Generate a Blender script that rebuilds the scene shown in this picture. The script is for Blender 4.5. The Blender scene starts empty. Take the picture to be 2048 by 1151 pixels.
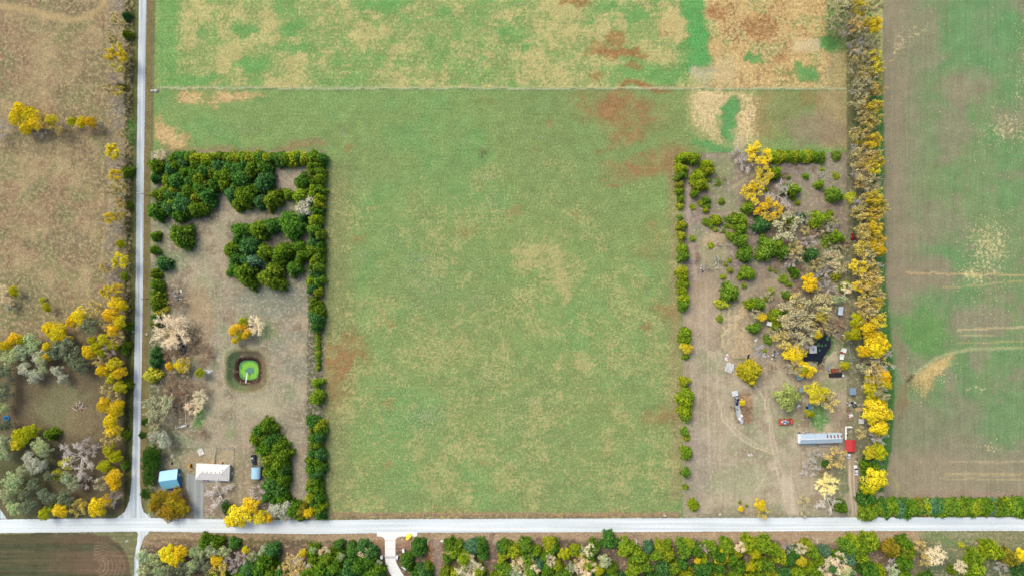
import bpy, math, random
import numpy as np

# ------------------------------------------------------------------ camera, sky, sun, exposure
H = 335.0                     # flying height of the camera, metres
S = 0.24536                   # metres on the ground per map unit (one unit = one pixel of the survey grid)
scn = bpy.context.scene
cam_d = bpy.data.cameras.new('camera'); cam = bpy.data.objects.new('camera', cam_d)
scn.collection.objects.link(cam); scn.camera = cam
cam.location = (0, 0, H); cam.rotation_euler = (0, 0, 0)
cam_d.sensor_width = 36.0; cam_d.lens = 24.0
cam_d.clip_start = 1.0; cam_d.clip_end = 20000.0
SUN_EL, SUN_AZ = math.radians(52), math.radians(-38)      # azimuth clockwise from north (+y)
world = bpy.data.worlds.new('World'); scn.world = world; world.use_nodes = True
wn = world.node_tree
sky = wn.nodes.new('ShaderNodeTexSky'); sky.sky_type = 'NISHITA'; sky.sun_disc = False
sky.sun_elevation = SUN_EL; sky.sun_rotation = SUN_AZ
sky.air_density = 1.0; sky.dust_density = 4.0; sky.ozone_density = 1.0
bg = wn.nodes['Background']; bg.inputs[1].default_value = 0.15
wn.links.new(sky.outputs[0], bg.inputs[0])
sun_d = bpy.data.lights.new('sun', 'SUN'); sun_d.energy = 1.3; sun_d.angle = math.radians(26)
sun_d.color = (1.0, 0.95, 0.86)
sun = bpy.data.objects.new('sun', sun_d); scn.collection.objects.link(sun)
sun.rotation_euler = (math.pi / 2 - SUN_EL, 0, -SUN_AZ + math.pi)
sun.location = (-200, 250, 400)
scn.view_settings.view_transform = 'Standard'; scn.view_settings.look = 'None'
scn.view_settings.exposure = 0.74; scn.view_settings.gamma = 1.0
scn.view_settings.use_curve_mapping = False
scn.cycles.max_bounces = 5; scn.cycles.transparent_max_bounces = 4
KR, KG, KB = 1.63, 1.61, 1.70          # what a flat white sheet shows in this light, per channel

random.seed(7); R = random.random
C = scn.collection
def U(a, b): return a + (b - a) * R()
def G(px, py, h=0.0):
    f = (H - h) / H
    return ((px - 1024) * S * f, (575.5 - py) * S * f)
def lin(c):
    c = c / 255.0
    return c / 12.92 if c <= 0.04045 else ((c + 0.055) / 1.055) ** 2.4
def rgb(r, g, b):                       # a surface colour, given as it looks in this light
    return (min(.9, lin(r) / KR), min(.9, lin(g) / KG), min(.9, lin(b) / KB))

# ------------------------------------------------------------------ mesh helpers
class MB:
    def __init__(s): s.v = []; s.f = []; s.m = []; s.a = []
    def face(s, pts, m=0, a=0.5):
        n = len(s.v); s.v += [tuple(p) for p in pts]; s.f.append(tuple(range(n, n + len(pts)))); s.m.append(m); s.a.append(a)
    def hexa(s, b, t, m=0, a=0.5):      # b, t: 4 bottom and 4 top points, counter-clockwise
        n = len(s.v); s.v += [tuple(p) for p in b] + [tuple(p) for p in t]
        for q in ((3, 2, 1, 0), (4, 5, 6, 7), (0, 1, 5, 4), (1, 2, 6, 5), (2, 3, 7, 6), (3, 0, 4, 7)):
            s.f.append(tuple(n + i for i in q)); s.m.append(m); s.a.append(a)
    def box(s, c, d, rz=0.0, taper=1.0, m=0, a=0.5):
        cx, cy, cz = c; x, y, z = d[0] / 2, d[1] / 2, d[2] / 2
        ca, sa = math.cos(rz), math.sin(rz)
        def P(u, v, w): return (cx + u * ca - v * sa, cy + u * sa + v * ca, cz + w)
        k = taper
        s.hexa([P(-x, -y, -z), P(x, -y, -z), P(x, y, -z), P(-x, y, -z)],
               [P(-x * k, -y * k, z), P(x * k, -y * k, z), P(x * k, y * k, z), P(-x * k, y * k, z)], m, a)
    def tube(s, p0, p1, r0, r1, n=6, m=0, a=0.5, cap=True):
        p0 = np.array(p0, float); p1 = np.array(p1, float); d = p1 - p0; L = np.linalg.norm(d)
        if L < 1e-6: return
        d /= L; u = np.cross(d, (0, 0, 1.0) if abs(d[2]) < .9 else (1.0, 0, 0)); u /= np.linalg.norm(u); w = np.cross(d, u)
        k = len(s.v)
        for p, r in ((p0, r0), (p1, r1)):
            for i in range(n):
                t = 2 * math.pi * i / n; s.v.append(tuple(p + r * (math.cos(t) * u + math.sin(t) * w)))
        for i in range(n):
            j = (i + 1) % n; s.f.append((k + i, k + j, k + n + j, k + n + i)); s.m.append(m); s.a.append(a)
        if cap:
            s.f.append(tuple(k + n + i for i in range(n))); s.m.append(m); s.a.append(a)
            s.f.append(tuple(k + n - 1 - i for i in range(n))); s.m.append(m); s.a.append(a)
    def prism(s, poly, z0, z1, m=0, a=0.5):
        A = sum(poly[i][0] * poly[(i + 1) % len(poly)][1] - poly[(i + 1) % len(poly)][0] * poly[i][1] for i in range(len(poly)))
        if A < 0: poly = poly[::-1]
        k = len(s.v); n = len(poly)
        s.v += [(p[0], p[1], z0) for p in poly] + [(p[0], p[1], z1) for p in poly]
        s.f.append(tuple(k + n + i for i in range(n))); s.f.append(tuple(k + n - 1 - i for i in range(n)))
        s.m += [m, m]; s.a += [a, a]
        for i in range(n):
            j = (i + 1) % n; s.f.append((k + i, k + j, k + n + j, k + n + i)); s.m.append(m); s.a.append(a)
    def mesh(s, name, mats, smooth=False):
        me = bpy.data.meshes.new(name); me.from_pydata(s.v, [], s.f)
        for mt in (mats if isinstance(mats, (list, tuple)) else [mats]): me.materials.append(mt)
        me.polygons.foreach_set('material_index', s.m)
        at = me.attributes.new('v', 'FLOAT', 'FACE'); at.data.foreach_set('value', s.a)
        if smooth: me.polygons.foreach_set('use_smooth', [True] * len(s.f))
        me.update(); return me

def link(name, data, parent=None, loc=None, rz=0.0):
    o = bpy.data.objects.new(name, data); C.objects.link(o)
    if parent is not None: o.parent = parent
    if loc is not None: o.location = loc
    o.rotation_euler = (0, 0, rz)
    return o
def tag(o, label, cat, group=None):
    o['label'] = label; o['category'] = cat
    if group: o['group'] = group
    return o
def thing(name, label, cat, loc=(0, 0, 0), rz=0.0, group=None):
    o = link(name, None, None, loc, rz); o.empty_display_size = 0.5
    return tag(o, label, cat, group)
def part(name, mb, mats, parent, smooth=False, loc=None, rz=0.0):
    return link(name, mb.mesh(name, mats, smooth), parent, loc, rz)
def single(name, mb, mats, label, cat, loc=(0, 0, 0), rz=0.0, group=None, smooth=False):
    return tag(link(name, mb.mesh(name, mats, smooth), None, loc, rz), label, cat, group)
def struct(name, me_or_mb, mats=None):
    me = me_or_mb.mesh(name, mats) if isinstance(me_or_mb, MB) else me_or_mb
    o = link(name, me); o['kind'] = 'structure'; return o

# ------------------------------------------------------------------ materials
def N(nt, t, **kw):
    n = nt.nodes.new(t)
    for k, v in kw.items():
        if k.startswith('i_'): n.inputs[int(k[2:])].default_value = v
        else: setattr(n, k, v)
    return n
MATS = {}
def mat(name, col, rough=0.8, metal=0.0, var=0.18, scale=1.2, spec=0.3, emit=None):
    if name in MATS: return MATS[name]
    m = bpy.data.materials.new(name); m.use_nodes = True; nt = m.node_tree; b = nt.nodes['Principled BSDF']
    b.inputs['Roughness'].default_value = rough; b.inputs['Metallic'].default_value = metal
    b.inputs['Specular IOR Level'].default_value = spec
    tc = N(nt, 'ShaderNodeTexCoord'); no = N(nt, 'ShaderNodeTexNoise'); no.inputs['Scale'].default_value = scale; no.inputs['Detail'].default_value = 4
    nt.links.new(tc.outputs['Object'], no.inputs['Vector'])
    mr = N(nt, 'ShaderNodeMapRange'); mr.inputs[1].default_value = .3; mr.inputs[2].default_value = .7
    mr.inputs[3].default_value = 1 - var; mr.inputs[4].default_value = 1 + var
    nt.links.new(no.outputs[0], mr.inputs[0])
    mx = N(nt, 'ShaderNodeVectorMath', operation='SCALE'); mx.inputs[0].default_value = col[:3]
    nt.links.new(mr.outputs[0], mx.inputs['Scale']); nt.links.new(mx.outputs[0], b.inputs['Base Color'])
    MATS[name] = m; return m

def leaf_material(name, hue_amp=0.03, lo=0.55, hi=1.45, transl=0.22, bark=False):
    m = bpy.data.materials.new(name); m.use_nodes = True; nt = m.node_tree
    nt.nodes.remove(nt.nodes['Principled BSDF']); out = nt.nodes['Material Output']
    oi = N(nt, 'ShaderNodeObjectInfo'); at = N(nt, 'ShaderNodeAttribute'); at.attribute_name = 'v'
    hs = N(nt, 'ShaderNodeHueSaturation')
    h = N(nt, 'ShaderNodeMapRange'); h.inputs[3].default_value = .5 + hue_amp; h.inputs[4].default_value = .5 - hue_amp
    v = N(nt, 'ShaderNodeMapRange'); v.inputs[3].default_value = lo; v.inputs[4].default_value = hi
    nt.links.new(at.outputs['Fac'], h.inputs[0]); nt.links.new(at.outputs['Fac'], v.inputs[0])
    nt.links.new(h.outputs[0], hs.inputs['Hue']); nt.links.new(v.outputs[0], hs.inputs['Value'])
    nt.links.new(oi.outputs['Color'], hs.inputs['Color'])
    d = N(nt, 'ShaderNodeBsdfDiffuse'); t = N(nt, 'ShaderNodeBsdfTranslucent'); mx = N(nt, 'ShaderNodeMixShader'); mx.inputs[0].default_value = transl
    nt.links.new(hs.outputs[0], d.inputs[0]); nt.links.new(hs.outputs[0], t.inputs[0])
    nt.links.new(d.outputs[0], mx.inputs[1]); nt.links.new(t.outputs[0], mx.inputs[2]); nt.links.new(mx.outputs[0], out.inputs[0])
    return m

# ------------------------------------------------------------------ the ground: painted on a grid, in map units
X0, X1, Y0, Y1, ST = -240, 2289, -200, 1351, 3
xs = np.arange(X0, X1 + 1, ST); ys = np.arange(Y0, Y1 + 1, ST)
X, Y = np.meshgrid(xs.astype(float), ys.astype(float))
rng = np.random.default_rng(11)
TAB = rng.random((512, 512))
def vn(x, y):
    xi = np.floor(x).astype(int); yi = np.floor(y).astype(int); fx = x - xi; fy = y - yi
    fx = fx * fx * (3 - 2 * fx); fy = fy * fy * (3 - 2 * fy)
    a = TAB[yi % 512, xi % 512]; b = TAB[yi % 512, (xi + 1) % 512]; c = TAB[(yi + 1) % 512, xi % 512]; d = TAB[(yi + 1) % 512, (xi + 1) % 512]
    return (a * (1 - fx) + b * fx) * (1 - fy) + (c * (1 - fx) + d * fx) * fy
def fbm(sc, seed, oc=5, sx=1.0, sy=1.0):
    t = 0; w = 0; am = 1.0; f = 1.0 / sc
    for i in range(oc):
        t = t + am * vn(X * f / sx + seed * 17.3 + i * 31.7, Y * f / sy + seed * 29.1 + i * 11.9); w += am; am *= .55; f *= 2.03
    return t / w
def ss(a, b, x):
    t = np.clip((x - a) / (b - a), 0, 1); return t * t * (3 - 2 * t)
WX = X + 46 * (fbm(60, 1) - .5) + 16 * (fbm(12, 2, 3) - .5)
WY = Y + 46 * (fbm(60, 3) - .5) + 16 * (fbm(12, 4, 3) - .5)
LX = X + 6 * (fbm(20, 5, 3) - .5); LY = Y + 6 * (fbm(20, 6, 3) - .5)
GR = fbm(9, 7, 3); HF = .6 * fbm(8, 8, 3) + .4 * rng.random(X.shape) - .5
col = np.zeros(X.shape + (3,)); fcol = np.zeros_like(col); dens = np.zeros_like(X); Z = np.zeros_like(X)
def blob(cx, cy, rx, ry, soft=.45, ang=0, warp=True):
    u = (WX if warp else LX) - cx; v = (WY if warp else LY) - cy
    if ang:
        c, s_ = math.cos(math.radians(ang)), math.sin(math.radians(ang)); u, v = u * c + v * s_, -u * s_ + v * c
    return ss(1 + soft * .8, 1 - soft * .8, np.sqrt((u / rx) ** 2 + (v / ry) ** 2) + (.9 if warp else .4) * HF)
def rect(x0, x1, y0, y1, soft=3, warp=False):
    u, v = (WX, WY) if warp else (LX, LY)
    return ss(x0 - soft, x0 + soft, u) * ss(x1 + soft, x1 - soft, u) * ss(y0 - soft, y0 + soft, v) * ss(y1 + soft, y1 - soft, v)
def lined(pts, u=None, v=None):
    u = LX if u is None else u; v = LY if v is None else v
    d = np.full(X.shape, 1e9)
    for (ax, ay), (bx, by) in zip(pts[:-1], pts[1:]):
        ex, ey = bx - ax, by - ay; t = np.clip(((u - ax) * ex + (v - ay) * ey) / (ex * ex + ey * ey), 0, 1)
        d = np.minimum(d, np.hypot(u - ax - t * ex, v - ay - t * ey))
    return d
def line(pts, w, soft=None):
    soft = w * .5 if soft is None else soft
    return ss(w + soft, w - soft, lined(pts))
def inpoly(pts, u=None, v=None):
    u = X if u is None else u; v = Y if v is None else v
    r = np.zeros(X.shape, bool); n = len(pts)
    for i in range(n):
        (ax, ay), (bx, by) = pts[i], pts[(i + 1) % n]
        if ay == by: continue
        r ^= ((ay > v) != (by > v)) & (u < (bx - ax) * (v - ay) / (by - ay) + ax)
    return r
def P(m, c, amt=1.0):
    m = np.clip(m * amt, 0, 1)[..., None]; col[:] = col * (1 - m) + np.array(rgb(*c)) * m
def F(m, d, c=None, amt=1.0):
    m = np.clip(m * amt, 0, 1); dens[:] = dens * (1 - m) + d * m
    if c is not None: fcol[:] = fcol * (1 - m[..., None]) + np.array(rgb(*c)) * m[..., None]
one = np.ones_like(X)
ROADX = np.interp(Y, [-200, 0, 300, 600, 850, 980, 1060], [289, 285.6, 281, 278.5, 274, 272, 268])
ROADY = np.interp(X, [-240, 0, 300, 500, 640, 800, 1240, 1660, 2048, 2289], [1052, 1051, 1048, 1051.5, 1053, 1050.5, 1049, 1047, 1046.5, 1046])
south = Y > ROADY
west = (X < ROADX) & ~south
east = (X > 1764) & ~south
mid = ~west & ~east & ~south
N1, N2, N3, N4 = fbm(150, 21), fbm(70, 22), fbm(30, 23), fbm(240, 24)
# --- pasture between the farmyards
P(one, (133, 160, 98)); F(one, .2, (180, 174, 118))
P(ss(.42, .62, N1), (134, 157, 96), .8); P(ss(.5, .66, N2), (120, 160, 97), .65); P(ss(.56, .4, N4), (134, 150, 95), .6)
PT = fbm(34, 25) * .45 + fbm(95, 26) * .3 + fbm(13, 27, 3) * .25 + .16 * HF
F(one * mid, np.interp(Y, [176, 300, 420, 800, 1030], [.14, .17, .24, .34, .34]) + .22 * ss(.44, .64, PT) * np.interp(Y, [176, 300, 420], [.25, .5, 1.0])); P(ss(.45, .58, PT) * ss(300, 450, Y), (134, 156, 95), .5)
for a in [(1040, 500, 130, 50), (1100, 560, 80, 80), (1150, 740, 45, 40), (1060, 620, 55, 90), (985, 360, 60, 22), (1120, 330, 40, 25), (1215, 640, 60, 30), (900, 470, 70, 30),
          (960, 430, 60, 25), (1240, 870, 40, 40), (1200, 820, 60, 40), (1000, 960, 50, 35), (860, 730, 70, 45), (790, 690, 60, 40), (940, 700, 50, 30), (1330, 740, 30, 60), (1180, 930, 60, 30),
          (1310, 930, 40, 30), (1100, 820, 50, 20), (1180, 420, 45, 30), (1240, 480, 40, 40), (1330, 470, 30, 60), (940, 840, 60, 20), (760, 900, 60, 30), (1010, 760, 35, 30), (1350, 230, 40, 50), (1250, 560, 50, 30)]:
    b = blob(*a, soft=.75); F(b * mid * ss(.42, .62, PT), .52, None, .65); P(b, (140, 158, 96), .35)
for a in [(1150, 728, 22, 15), (1215, 890, 14, 18), (1118, 735, 10, 10), (1215, 800, 26, 7), (1120, 560, 15, 60), (1060, 505, 60, 10), (1050, 530, 40, 8)]:
    F(blob(*a, soft=.8) * mid * ss(.40, .6, PT), .68); P(blob(*a, soft=.6), (170, 160, 104), .25)
P(rect(620, 700, 320, 1010, 22), (142, 138, 98), .6); P(rect(1338, 1366, 300, 1000, 12), (158, 142, 104), .7)
P(blob(1350, 330, 35, 40), (150, 128, 92), .7)
RB = (158, 124, 84)
for cx, cy, rx, ry, am in [(1215, 212, 54, 38, .85), (1265, 232, 60, 32, .8), (1245, 262, 40, 22, .65), (1320, 312, 38, 26, .75), (1262, 334, 45, 20, .75), (1290, 330, 50, 22, .6), (1228, 282, 22, 14, .5), (690, 715, 45, 34, .7), (668, 760, 30, 60, .5), (700, 690, 20, 22, .5),
                           (770, 805, 18, 6, .6), (774, 628, 12, 10, .6), (834, 637, 9, 7, .6), (1300, 470, 24, 32, .45), (1295, 650, 10, 7, .95), (1332, 622, 22, 14, .5), (1318, 833, 34, 22, .6), (1202, 300, 9, 6, .7), (1207, 352, 11, 5, .7),
                           (1228, 366, 14, 5, .7), (1145, 425, 8, 5, .6), (720, 480, 22, 12, .5), (705, 295, 9, 7, .35), (985, 200, 22, 9, .35), (770, 924, 9, 7, .6), (700, 660, 12, 10, .6), (668, 730, 18, 14, .5), (1105, 245, 8, 5, .5), (1420, 480, 5, 5, 0), (900, 1010, 30, 7, .35),
                           (640, 880, 20, 20, .3), (960, 925, 8, 6, .5), (1070, 300, 14, 6, .3), (930, 460, 25, 10, .3), (1040, 420, 20, 12, .4)]:
    b = blob(cx, cy, rx, ry, .75) * (.55 + .9 * ss(.4, .62, fbm(16, 28, 4))); P(b, RB, am * .85); F(b, .34, (176, 150, 104), am)
P(rect(660, 1360, 1023, 1040, 3), (148, 136, 106), .9); P(rect(650, 1360, 1029, 1038, 2), (132, 112, 92), .6); F(rect(660, 1360, 1023, 1032, 3), .5, (188, 150, 110))
# --- hay field north of the fence
nf = (Y < 176) & ~west & ~east
nfm = nf.astype(float)
NP = fbm(55, 29, 6) * .7 + fbm(14, 30, 3) * .3 + .18 * HF
P(nfm, (140, 163, 99)); F(nfm, .40 + .20 * ss(.42, .60, NP), (196, 184, 126)); P(nfm * ss(.44, .60, NP), (168, 170, 110), .75)
gz = nfm * ss(.53, .64, fbm(75, 31) * .75 + fbm(22, 32) * .25 + .14 * HF); P(gz, (116, 162, 92), .7); F(gz, .28, None, .7)
for a in [(330, 80, 28, 110), (395, 165, 60, 10), (505, 128, 34, 11), (590, 60, 30, 16), (490, 50, 26, 14), (600, 98, 40, 14), (1060, 90, 18, 8), (1010, 65, 26, 10), (1210, 12, 22, 14), (1185, 38, 14, 9), (1268, 20, 30, 18), (1320, 145, 60, 22), (1390, 100, 40, 60), (760, 12, 40, 14), (880, 30, 20, 10)]:
    b = blob(*a, soft=.6); P(b * nfm, (110, 162, 92), .8); F(b * nfm, .24, None, .9)
for a in [(1392, 20, 22, 40), (1396, 70, 18, 30), (1418, 75, 18, 30), (1400, 112, 22, 20), (1385, 140, 14, 14)]:
    b = blob(*a, soft=.4); P(b * nfm, (98, 164, 92), .9); F(b * nfm, .14)
st = nfm * ss(1412, 1428, WX) * ss(1660, 1640, WX); P(st, (190, 160, 106)); F(st, .5, (216, 190, 136)); P(st * ss(.48, .64, fbm(34, 33) + .2 * HF), (160, 122, 82), .9); P(st * ss(.55, .63, fbm(26, 34) + .1 * HF), (128, 152, 92), .7)
P(blob(1345, 45, 28, 34, .3) * nfm, (202, 176, 122), .9); F(blob(1345, 45, 28, 34, .3) * nfm, .6)
P(blob(1332, 60, 18, 12) * nfm, (158, 108, 72), .9)
for cx, cy, rx, ry, am in [(1240, 106, 56, 11, .85), (1225, 74, 18, 18, .7), (1190, 95, 20, 12, .5), (1192, 150, 16, 8, .6), (1262, 136, 18, 6, .6), (1290, 173, 44, 5, .9), (1155, 6, 30, 9, .7), (1440, 20, 20, 14, .5), (1520, 55, 30, 30, .4), (1555, 110, 10, 10, .5)]:
    P(blob(cx, cy, rx, ry), (156, 110, 72), am); F(blob(cx, cy, rx, ry), .4, (188, 140, 90), am)
for a in [(1510, 125, 14, 8), (1495, 118, 10, 5), (1595, 135, 10, 6), (1610, 155, 32, 16), (1650, 88, 26, 16)]:
    P(blob(*a, soft=.3), (110, 160, 94), .95); F(blob(*a, soft=.3), .08)
P(blob(1612, 92, 26, 18, .3), (204, 190, 152)); P(blob(1655, 82, 20, 13, .3), (110, 160, 88)); P(rect(1640, 1700, 110, 300, 10, True), (176, 152, 116), .8)
P(blob(1400, 150, 22, 20, .3) * nfm, (184, 176, 142), .9); P(blob(1445, 140, 26, 22) * nfm, (196, 178, 138), .8)
# below the fence, north-east end of the pasture
for a in [(1425, 235, 36, 42), (1492, 240, 30, 54), (1405, 200, 30, 20), (1450, 195, 40, 16)]:
    b = blob(*a, soft=1.0); P(b, (196, 176, 126), .75); F(b, .62, (224, 200, 152))
P(blob(1456, 236, 14, 42, .4), (100, 158, 94), .95); F(blob(1456, 236, 14, 42, .4), .12)
P(blob(1540, 230, 60, 48), (166, 140, 98), .75); P(blob(1590, 235, 50, 50), (132, 146, 94), .75); P(blob(1620, 200, 34, 16), (150, 128, 84), .7); P(blob(1640, 265, 60, 34), (152, 136, 112), .8); P(blob(1425, 296, 34, 12, .25), (104, 154, 94), .95); P(blob(1490, 292, 24, 12, .3), (112, 150, 92), .9)
P(blob(1470, 285, 16, 18, .4), (196, 178, 150), .8)
for a in [(385, 195, 28, 14, .9), (455, 195, 34, 13, .9), (340, 275, 30, 20, .9), (330, 260, 12, 24, .8), (500, 188, 26, 6, .5)]:
    P(blob(*a[:4], soft=.35), (190, 160, 110), a[4]); F(blob(*a[:4], soft=.35), .6, (216, 186, 136), a[4])
P(rect(330, 660, 290, 306, 8, True), (152, 132, 98), .8)
P(line([(312, 176), (1700, 177)], 2.0, 1.2), (184, 186, 146), .95); P(line([(1290, 172), (1480, 176)], 1.6), (150, 112, 80), .4); P(line([(315, 179), (1690, 181)], 1.2), (96, 126, 80), .5)
P(line([(306, -200), (307, 160)], 2, 1.2), (150, 168, 120), .8); P(blob(312, 181, 12, 6, .5, 0, False), (146, 160, 112))
for x in (318, 330): P(line([(x, -200), (x, 170)], .8), (150, 176, 118), .4)
# roadside verge east of the lane
vm = (~west & ~south).astype(float) * ss(27, 23, X - ROADX)
P(vm, (146, 128, 88)); F(vm, .3, (118, 122, 74)); P(vm * ss(14, 17, X - ROADX), (118, 120, 80), .8)
# --- meadow west of the lane
wm = west.astype(float)
P(wm, (156, 138, 104)); F(wm, .44, (184, 164, 124)); P(wm * ss(.46, .60, fbm(48, 40, 6) + .2 * HF), (174, 154, 116), .9); P(wm * ss(.47, .60, fbm(70, 41, 6) + .2 * HF), (124, 114, 86), .85); P(wm * ss(.50, .62, fbm(40, 42, 6) + .2 * HF), (128, 128, 88), .75); P(wm * ss(.53, .64, fbm(36, 48, 5) + .2 * HF), (152, 122, 98), .7)
P(blob(155, 12, 50, 16) * wm, (128, 116, 90), .9)
P(line([(-60, 6), (0, 10), (60, 22), (110, 35), (150, 40), (185, 28), (208, 8), (215, -30)], 6, 6) * wm, (190, 164, 118), .9)
P(line([(208, 30), (212, 200), (209, 420), (196, 540), (160, 600)], 1.6) * wm, (124, 106, 80), .6); P(line([(214, 30), (218, 420), (200, 540)], 2) * wm, (176, 156, 124), .6)
P(line([(160, 318), (75, 392), (0, 476), (-60, 540)], 1.4) * wm, (112, 98, 72), .7); P(line([(215, 110), (178, 200)], 1.2) * wm, (128, 110, 80), .5); P(line([(160, 270), (140, 330)], 1.2) * wm, (128, 110, 80), .5)
P(blob(40, 600, 70, 44) * wm, (130, 128, 92), .8); P(blob(120, 625, 60, 30) * wm, (134, 126, 90), .7); P(blob(90, 290, 110, 18) * wm, (124, 112, 88), .6)
P(wm * ss(655, 720, WY), (112, 100, 78), .9); F(wm * ss(655, 720, WY), .25, (134, 126, 92))
P(blob(130, 810, 55, 45) * wm, (132, 128, 94), .9); P(blob(170, 850, 30, 40) * wm, (138, 122, 92), .8); P(blob(60, 940, 90, 60) * wm, (92, 96, 66), .8); P(blob(170, 930, 50, 60) * wm, (98, 88, 70), .7)
P(wm * ss(208, 222, LX) * (Y < 640), (142, 130, 110), .7)
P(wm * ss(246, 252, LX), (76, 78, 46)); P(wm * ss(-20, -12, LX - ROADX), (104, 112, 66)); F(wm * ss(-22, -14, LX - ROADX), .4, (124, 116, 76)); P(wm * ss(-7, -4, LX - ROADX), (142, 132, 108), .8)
P(blob(262, 262, 8, 26, .3, 0, False) * wm, (74, 130, 52), .9)
P(wm * ss(1018, 1030, LY), (110, 112, 76), .8)
# --- western farmyard
ym = ((X > 301) & (X < 650) & (Y > 303) & ~south & ~west).astype(float)
P(ym, (153, 139, 113)); F(ym, .4, (176, 162, 134)); P(ym * ss(.47, .60, fbm(46, 50, 6) + .2 * HF), (128, 136, 98), .8); P(ym * ss(.50, .62, fbm(34, 51, 6) + .2 * HF), (172, 154, 122), .8); P(ym * ss(.52, .64, fbm(22, 53, 5) + .2 * HF), (132, 112, 88), .7)
P(ym * ss(.5, .62, fbm(26, 52)) * ss(420, 520, X), (136, 134, 110), .7)
for a in [(358, 515, 24, 22, (124, 138, 94), .8), (405, 560, 24, 20, (150, 148, 108), .8), (545, 600, 60, 34, (132, 134, 112), .8), (395, 600, 26, 40, (162, 136, 98), .8), (410, 640, 22, 40, (168, 140, 104), .7),
          (370, 690, 42, 32, (112, 92, 66), 1), (350, 770, 44, 42, (98, 88, 64), 1), (375, 800, 28, 42, (112, 94, 72), .9), (330, 700, 10, 50, (120, 96, 70), .8), (415, 700, 10, 34, (150, 124, 92), .8), (355, 590, 26, 24, (104, 90, 72), .8), (402, 824, 12, 26, (72, 124, 50), .95), (530, 657, 18, 20, (132, 146, 84), .8),
          (460, 868, 6, 12, (86, 148, 62), .9), (480, 912, 8, 16, (112, 152, 70), .9), (520, 800, 50, 40, (172, 160, 124), .7), (470, 880, 60, 30, (160, 142, 112), .6), (480, 960, 40, 60, (150, 128, 98), .7), (462, 940, 5, 30, (110, 118, 72), .7),
          (355, 910, 30, 22, (118, 116, 80), .9), (400, 930, 30, 24, (166, 142, 106), .7), (375, 1000, 14, 40, (150, 118, 84), .8), (430, 1010, 24, 26, (142, 118, 98), .8), (590, 940, 18, 70, (152, 136, 112), .8), (315, 1010, 26, 30, (96, 96, 62), .8), (330, 870, 30, 40, (112, 110, 78), .7),
          (450, 910, 18, 16, (172, 150, 112), .8), (545, 1000, 30, 16, (132, 112, 92), .8), (320, 560, 14, 60, (96, 100, 70), .7)]:
    P(blob(*a[:4], soft=.5) * ym, a[4], a[5])
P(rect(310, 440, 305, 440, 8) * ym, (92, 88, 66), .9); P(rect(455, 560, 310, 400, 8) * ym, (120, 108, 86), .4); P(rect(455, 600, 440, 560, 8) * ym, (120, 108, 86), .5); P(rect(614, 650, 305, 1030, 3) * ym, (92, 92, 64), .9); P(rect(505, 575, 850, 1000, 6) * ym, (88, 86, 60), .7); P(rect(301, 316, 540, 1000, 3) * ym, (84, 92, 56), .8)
P(blob(500, 365, 60, 26, .4) * ym * 0 + blob(560, 360, 40, 24) * ym, (156, 140, 118), .8)
for dx in (-4, 4): P(line([(432 + dx, 560), (440 + dx, 640), (444 + dx, 740), (440 + dx, 830)], 1.4) * ym, (168, 150, 118), .5)
# pond bank: a rounded square
u, v = LX - 493, LY - 741
DP = (np.abs(u) ** 3.2 + np.abs(v * .98) ** 3.2) ** (1 / 3.2)
P(ss(46, 41, DP), (124, 110, 84)); P(ss(46, 41, DP) * ss(-4, -22, u), (92, 114, 74), .9); P(ss(46, 41, DP) * ss(14, 34, v) * ss(14, 0, u), (112, 122, 80), .8); P(ss(5, 1.5, np.abs(DP - 43)), (168, 156, 118), .6); P(ss(30, 25, DP), (82, 58, 50)); F(ss(46, 41, DP), .3, (168, 146, 112))
u, v = X - 493, Y - 741; DPz = (np.abs(u) ** 3.2 + np.abs(v * .98) ** 3.2) ** (1 / 3.2)
Z += .5 * ss(12, 0, np.abs(DPz - 44)) - 1.5 * ss(42, 26, DPz) - 2.2 * ss(27, 15, DPz)
P(blob(370, 697, 6, 13, .3, 8, False), (40, 40, 42)); Z -= .5 * ss(9, 3, np.hypot((X - 370) * 1.6, (Y - 697) * .8))
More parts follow.
